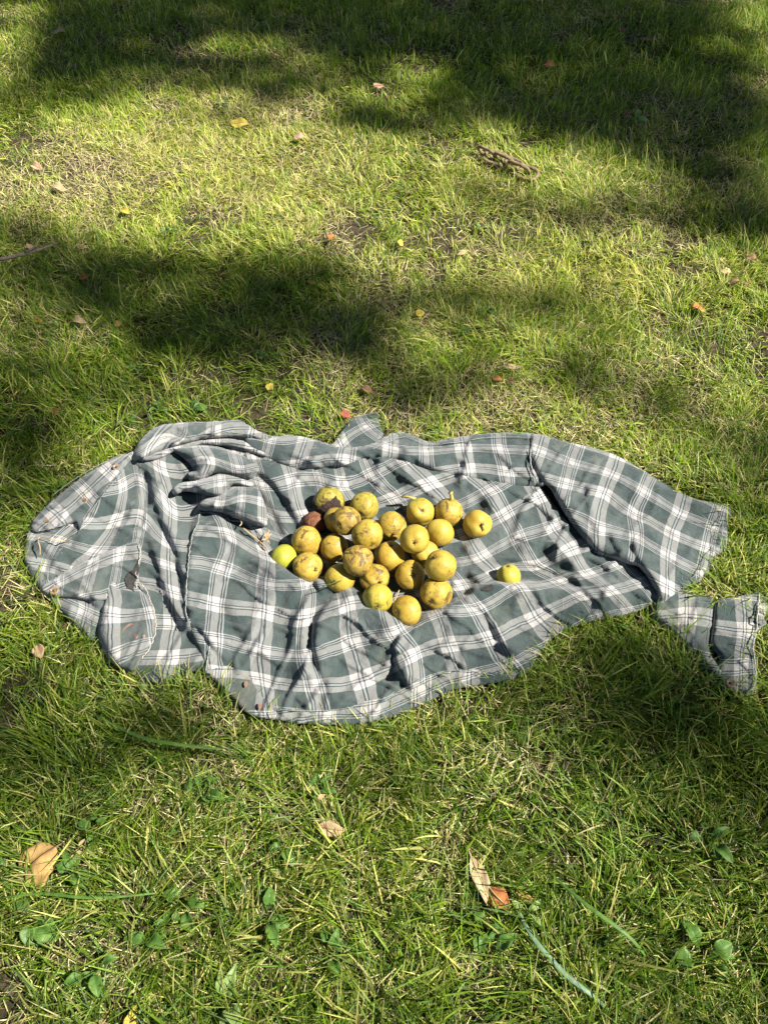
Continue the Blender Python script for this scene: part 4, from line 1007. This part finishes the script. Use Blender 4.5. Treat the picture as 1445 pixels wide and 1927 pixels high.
straw('dry_straw', [(72,1018),(76,1030),(76,1045)], .014, .0009, 'short dry straw below the bent one at the left tip', M_STRAWBIT)
straw('dry_straw', [(742,1131),(748,1118),(752,1108)], .012, .0009, 'pale straw between the front fruits', M_STRAWBIT)
gb = straw('grass_blade', [(607,1104),(630,1096),(650,1090),(668,1080)], .034, .0007, 'dark green grass blade across the front left fruit', M_WEED[0]); gb['category'] = 'grass blade'; del gb['group']

# one wide blue green blade and a few broad blades near the bottom
M_BLUE = mat_simple('blue_green_blade', (.11, .19, .10), (.20, .30, .18), 200, .45, .2, trans=.3)
def wide_blade(pts, w_, mat, lab):
    P_ = [Vector(PX(x, y, z)) for x, y, z in pts]
    P_ = [Vector(p) for p in np.stack([cr(np.array([tuple(p) for p in P_])[:, [0, 1]], 5, False)[:, 0], cr(np.array([tuple(p) for p in P_])[:, [0, 1]], 5, False)[:, 1], cr(np.array([tuple(p) for p in P_])[:, [1, 2]], 5, False)[:, 1]], -1)]
    V = []; F = []; n = len(P_)
    for i, p in enumerate(P_):
        d = (P_[min(i + 1, n - 1)] - P_[max(i - 1, 0)]).normalized(); s = d.cross(Vector((0, 0, 1))).normalized(); ww = w_ * (math.sin(math.pi * min(1, (i + .6) / n * .97 + .03)) ** .5)
        V += [p - s * ww - P_[0], p - Vector((0, 0, ww * .35)) - P_[0], p + s * ww - P_[0]]
    for i in range(n - 1):
        for j in range(2): F.append((i * 3 + j, i * 3 + j + 1, i * 3 + j + 4, i * 3 + j + 3))
    me = bpy.data.meshes.new('broad_grass_blade'); me.from_pydata([tuple(v) for v in V], [], F); me.update(); me.materials.append(mat)
    for p in me.polygons: p.use_smooth = True
    o = bpy.data.objects.new('broad_grass_blade', me); COL.objects.link(o); o.location = P_[0]
    md = o.modifiers.new('thickness', 'SOLIDIFY'); md.thickness = .0003
    tag(o, lab, 'grass blade'); return o
wide_blade([(962,1685,.012),(1000,1760,.026),(1060,1830,.028),(1110,1870,.026),(1150,1905,.01)], .0026, M_BLUE, 'wide blue green grass blade slanting down right from the orange leaf')
wide_blade([(1030,1640,.02),(1100,1700,.05),(1180,1760,.05),(1215,1800,.03)], .0022, M_WEED[0], 'green blade arching right of the wide blue green blade')
wide_blade([(180,1345,.02),(260,1385,.04),(330,1400,.045),(420,1410,.03)], .0024, M_WEED[0], 'long dark green blade lying under the lower left edge of the shirt')
wide_blade([(0,1690,.02),(80,1682,.03),(180,1690,.035),(300,1680,.02)], .0016, M_WEED[0], 'broad green blade lying level under the large tan leaf')

# ------------------------------------------------------------------ the tree that shades the lawn (stands right of the frame)
tree = empty('shade_tree', (10.0, 2.1, 0)); TB = np.array([10.0, 2.1, 0])
tag(tree, 'tall leafy tree beyond the right of the frame whose crown dapples the lawn', 'tree')
NT = 260000
gxy = np.stack([rs.uniform(-4.2, 4.6, NT), rs.uniform(-2.0, 7.5, NT)], -1)
NO = 75000
oxy = np.stack([rs.uniform(-14, 9, NO), rs.uniform(-7, 13, NO)], -1)  # unseen outer crown, spread wide around the view to hold back skylight
oxy = oxy[~((oxy[:, 0] > -4.2) & (oxy[:, 0] < 4.6) & (oxy[:, 1] > -2) & (oxy[:, 1] < 7.5))]
oxy = oxy[rs.rand(len(oxy)) < shade_at(oxy[:, 0], oxy[:, 1])]
sh = shade_at(gxy[:, 0], gxy[:, 1])
# optical depth wanted on the ground -> leaves per square metre
tau = -np.log(1 - np.clip(sh * 1.03, 0, .985))
fl_ = np.clip((fbm(gxy[:, 0] * 8, gxy[:, 1] * 8, 131, 2) - .5) * 3.2 + .5, 0, 1)
ppx, ppy = TOPX(gxy[:, 0], gxy[:, 1]); soft_ = np.clip((ppy - 280) / 140, 0, 1)
tau = tau * np.where(soft_ > .3, .45 + 1.1 * fl_, .75 + .6 * fl_) * (1 - .12 * soft_)
a_leaf = .0036
area = 8.8 * 9.5
want = tau * area / a_leaf / NT
kk = rs.rand(NT) < want
gxy = gxy[kk]; nin = len(gxy); gxy = np.concatenate([gxy, oxy]); n = len(gxy)
hh = 7.2 + 2.8 * fbm(gxy[:, 0] * .9, gxy[:, 1] * .9, 81) + rs.rand(n) * 1.3
S3 = np.array(SUN)
pos = np.concatenate([gxy, np.zeros((n, 1))], 1) + S3[None] * (hh / S3[2])[:, None]
t1 = rs.normal(size=(n, 3)); nrm = S3[None] * 1.3 + rs.normal(size=(n, 3)) * .55; nrm /= np.linalg.norm(nrm, axis=1)[:, None]
e1 = np.cross(nrm, t1); e1 /= np.linalg.norm(e1, axis=1)[:, None]; e2 = np.cross(nrm, e1)
s = rs.uniform(.8, 1.2, (n, 1)); s[nin:] *= 2.2; ll = .055 * s; ww = .030 * s
Vv = np.stack([pos - e1 * ll, pos + e2 * ww + e1 * ll * -.1, pos + e1 * ll, pos - e2 * ww + e1 * ll * -.1], 1).reshape(-1, 3) - TB
qq = np.arange(n * 4).reshape(-1, 4)
np_mesh('crown', Vv, [qq], M_TREELEAF, tree, smooth=False)
trunk = [(0, 0, -.1), (-.02, .0, 1.2), (-.1, .02, 3.2), (-.15, .1, 5.2), (-.3, .15, 7.0), (-.6, .2, 9.0)]
tube('trunk', trunk, [.32, .24, .21, .18, .14, .08], M_BARK, tree, 16)
ctr = pos - TB
def limb_ok(P_):
    for a, b in zip(P_[:-1], P_[1:]):
        for f_ in (0, .2, .4, .6, .8, 1):
            p_ = np.array(a.lerp(b, f_)) + TB; g_ = p_[:2] - S3[:2] * p_[2] / S3[2]
            if abs(g_[0]) < 2.1 and -.4 < g_[1] < 3.3: return False
    return True
made = 0
for k in range(400):
    if made >= 26: break
    st_ = Vector(trunk[rs.randint(3, 6)]); tg = Vector(ctr[rs.randint(n)])
    mid = st_.lerp(tg, .5) + Vector((rs.uniform(-.3, .3), rs.uniform(-.3, .3), .35))
    P_ = [st_, st_.lerp(mid, .5) + Vector((0, 0, .12)), mid, mid.lerp(tg, .6), tg]
    if not limb_ok(P_): continue
    made += 1
    tube('limb', P_, [.09, .06, .04, .025, .01], M_BARK, tree, 7)
print('leaves', n)
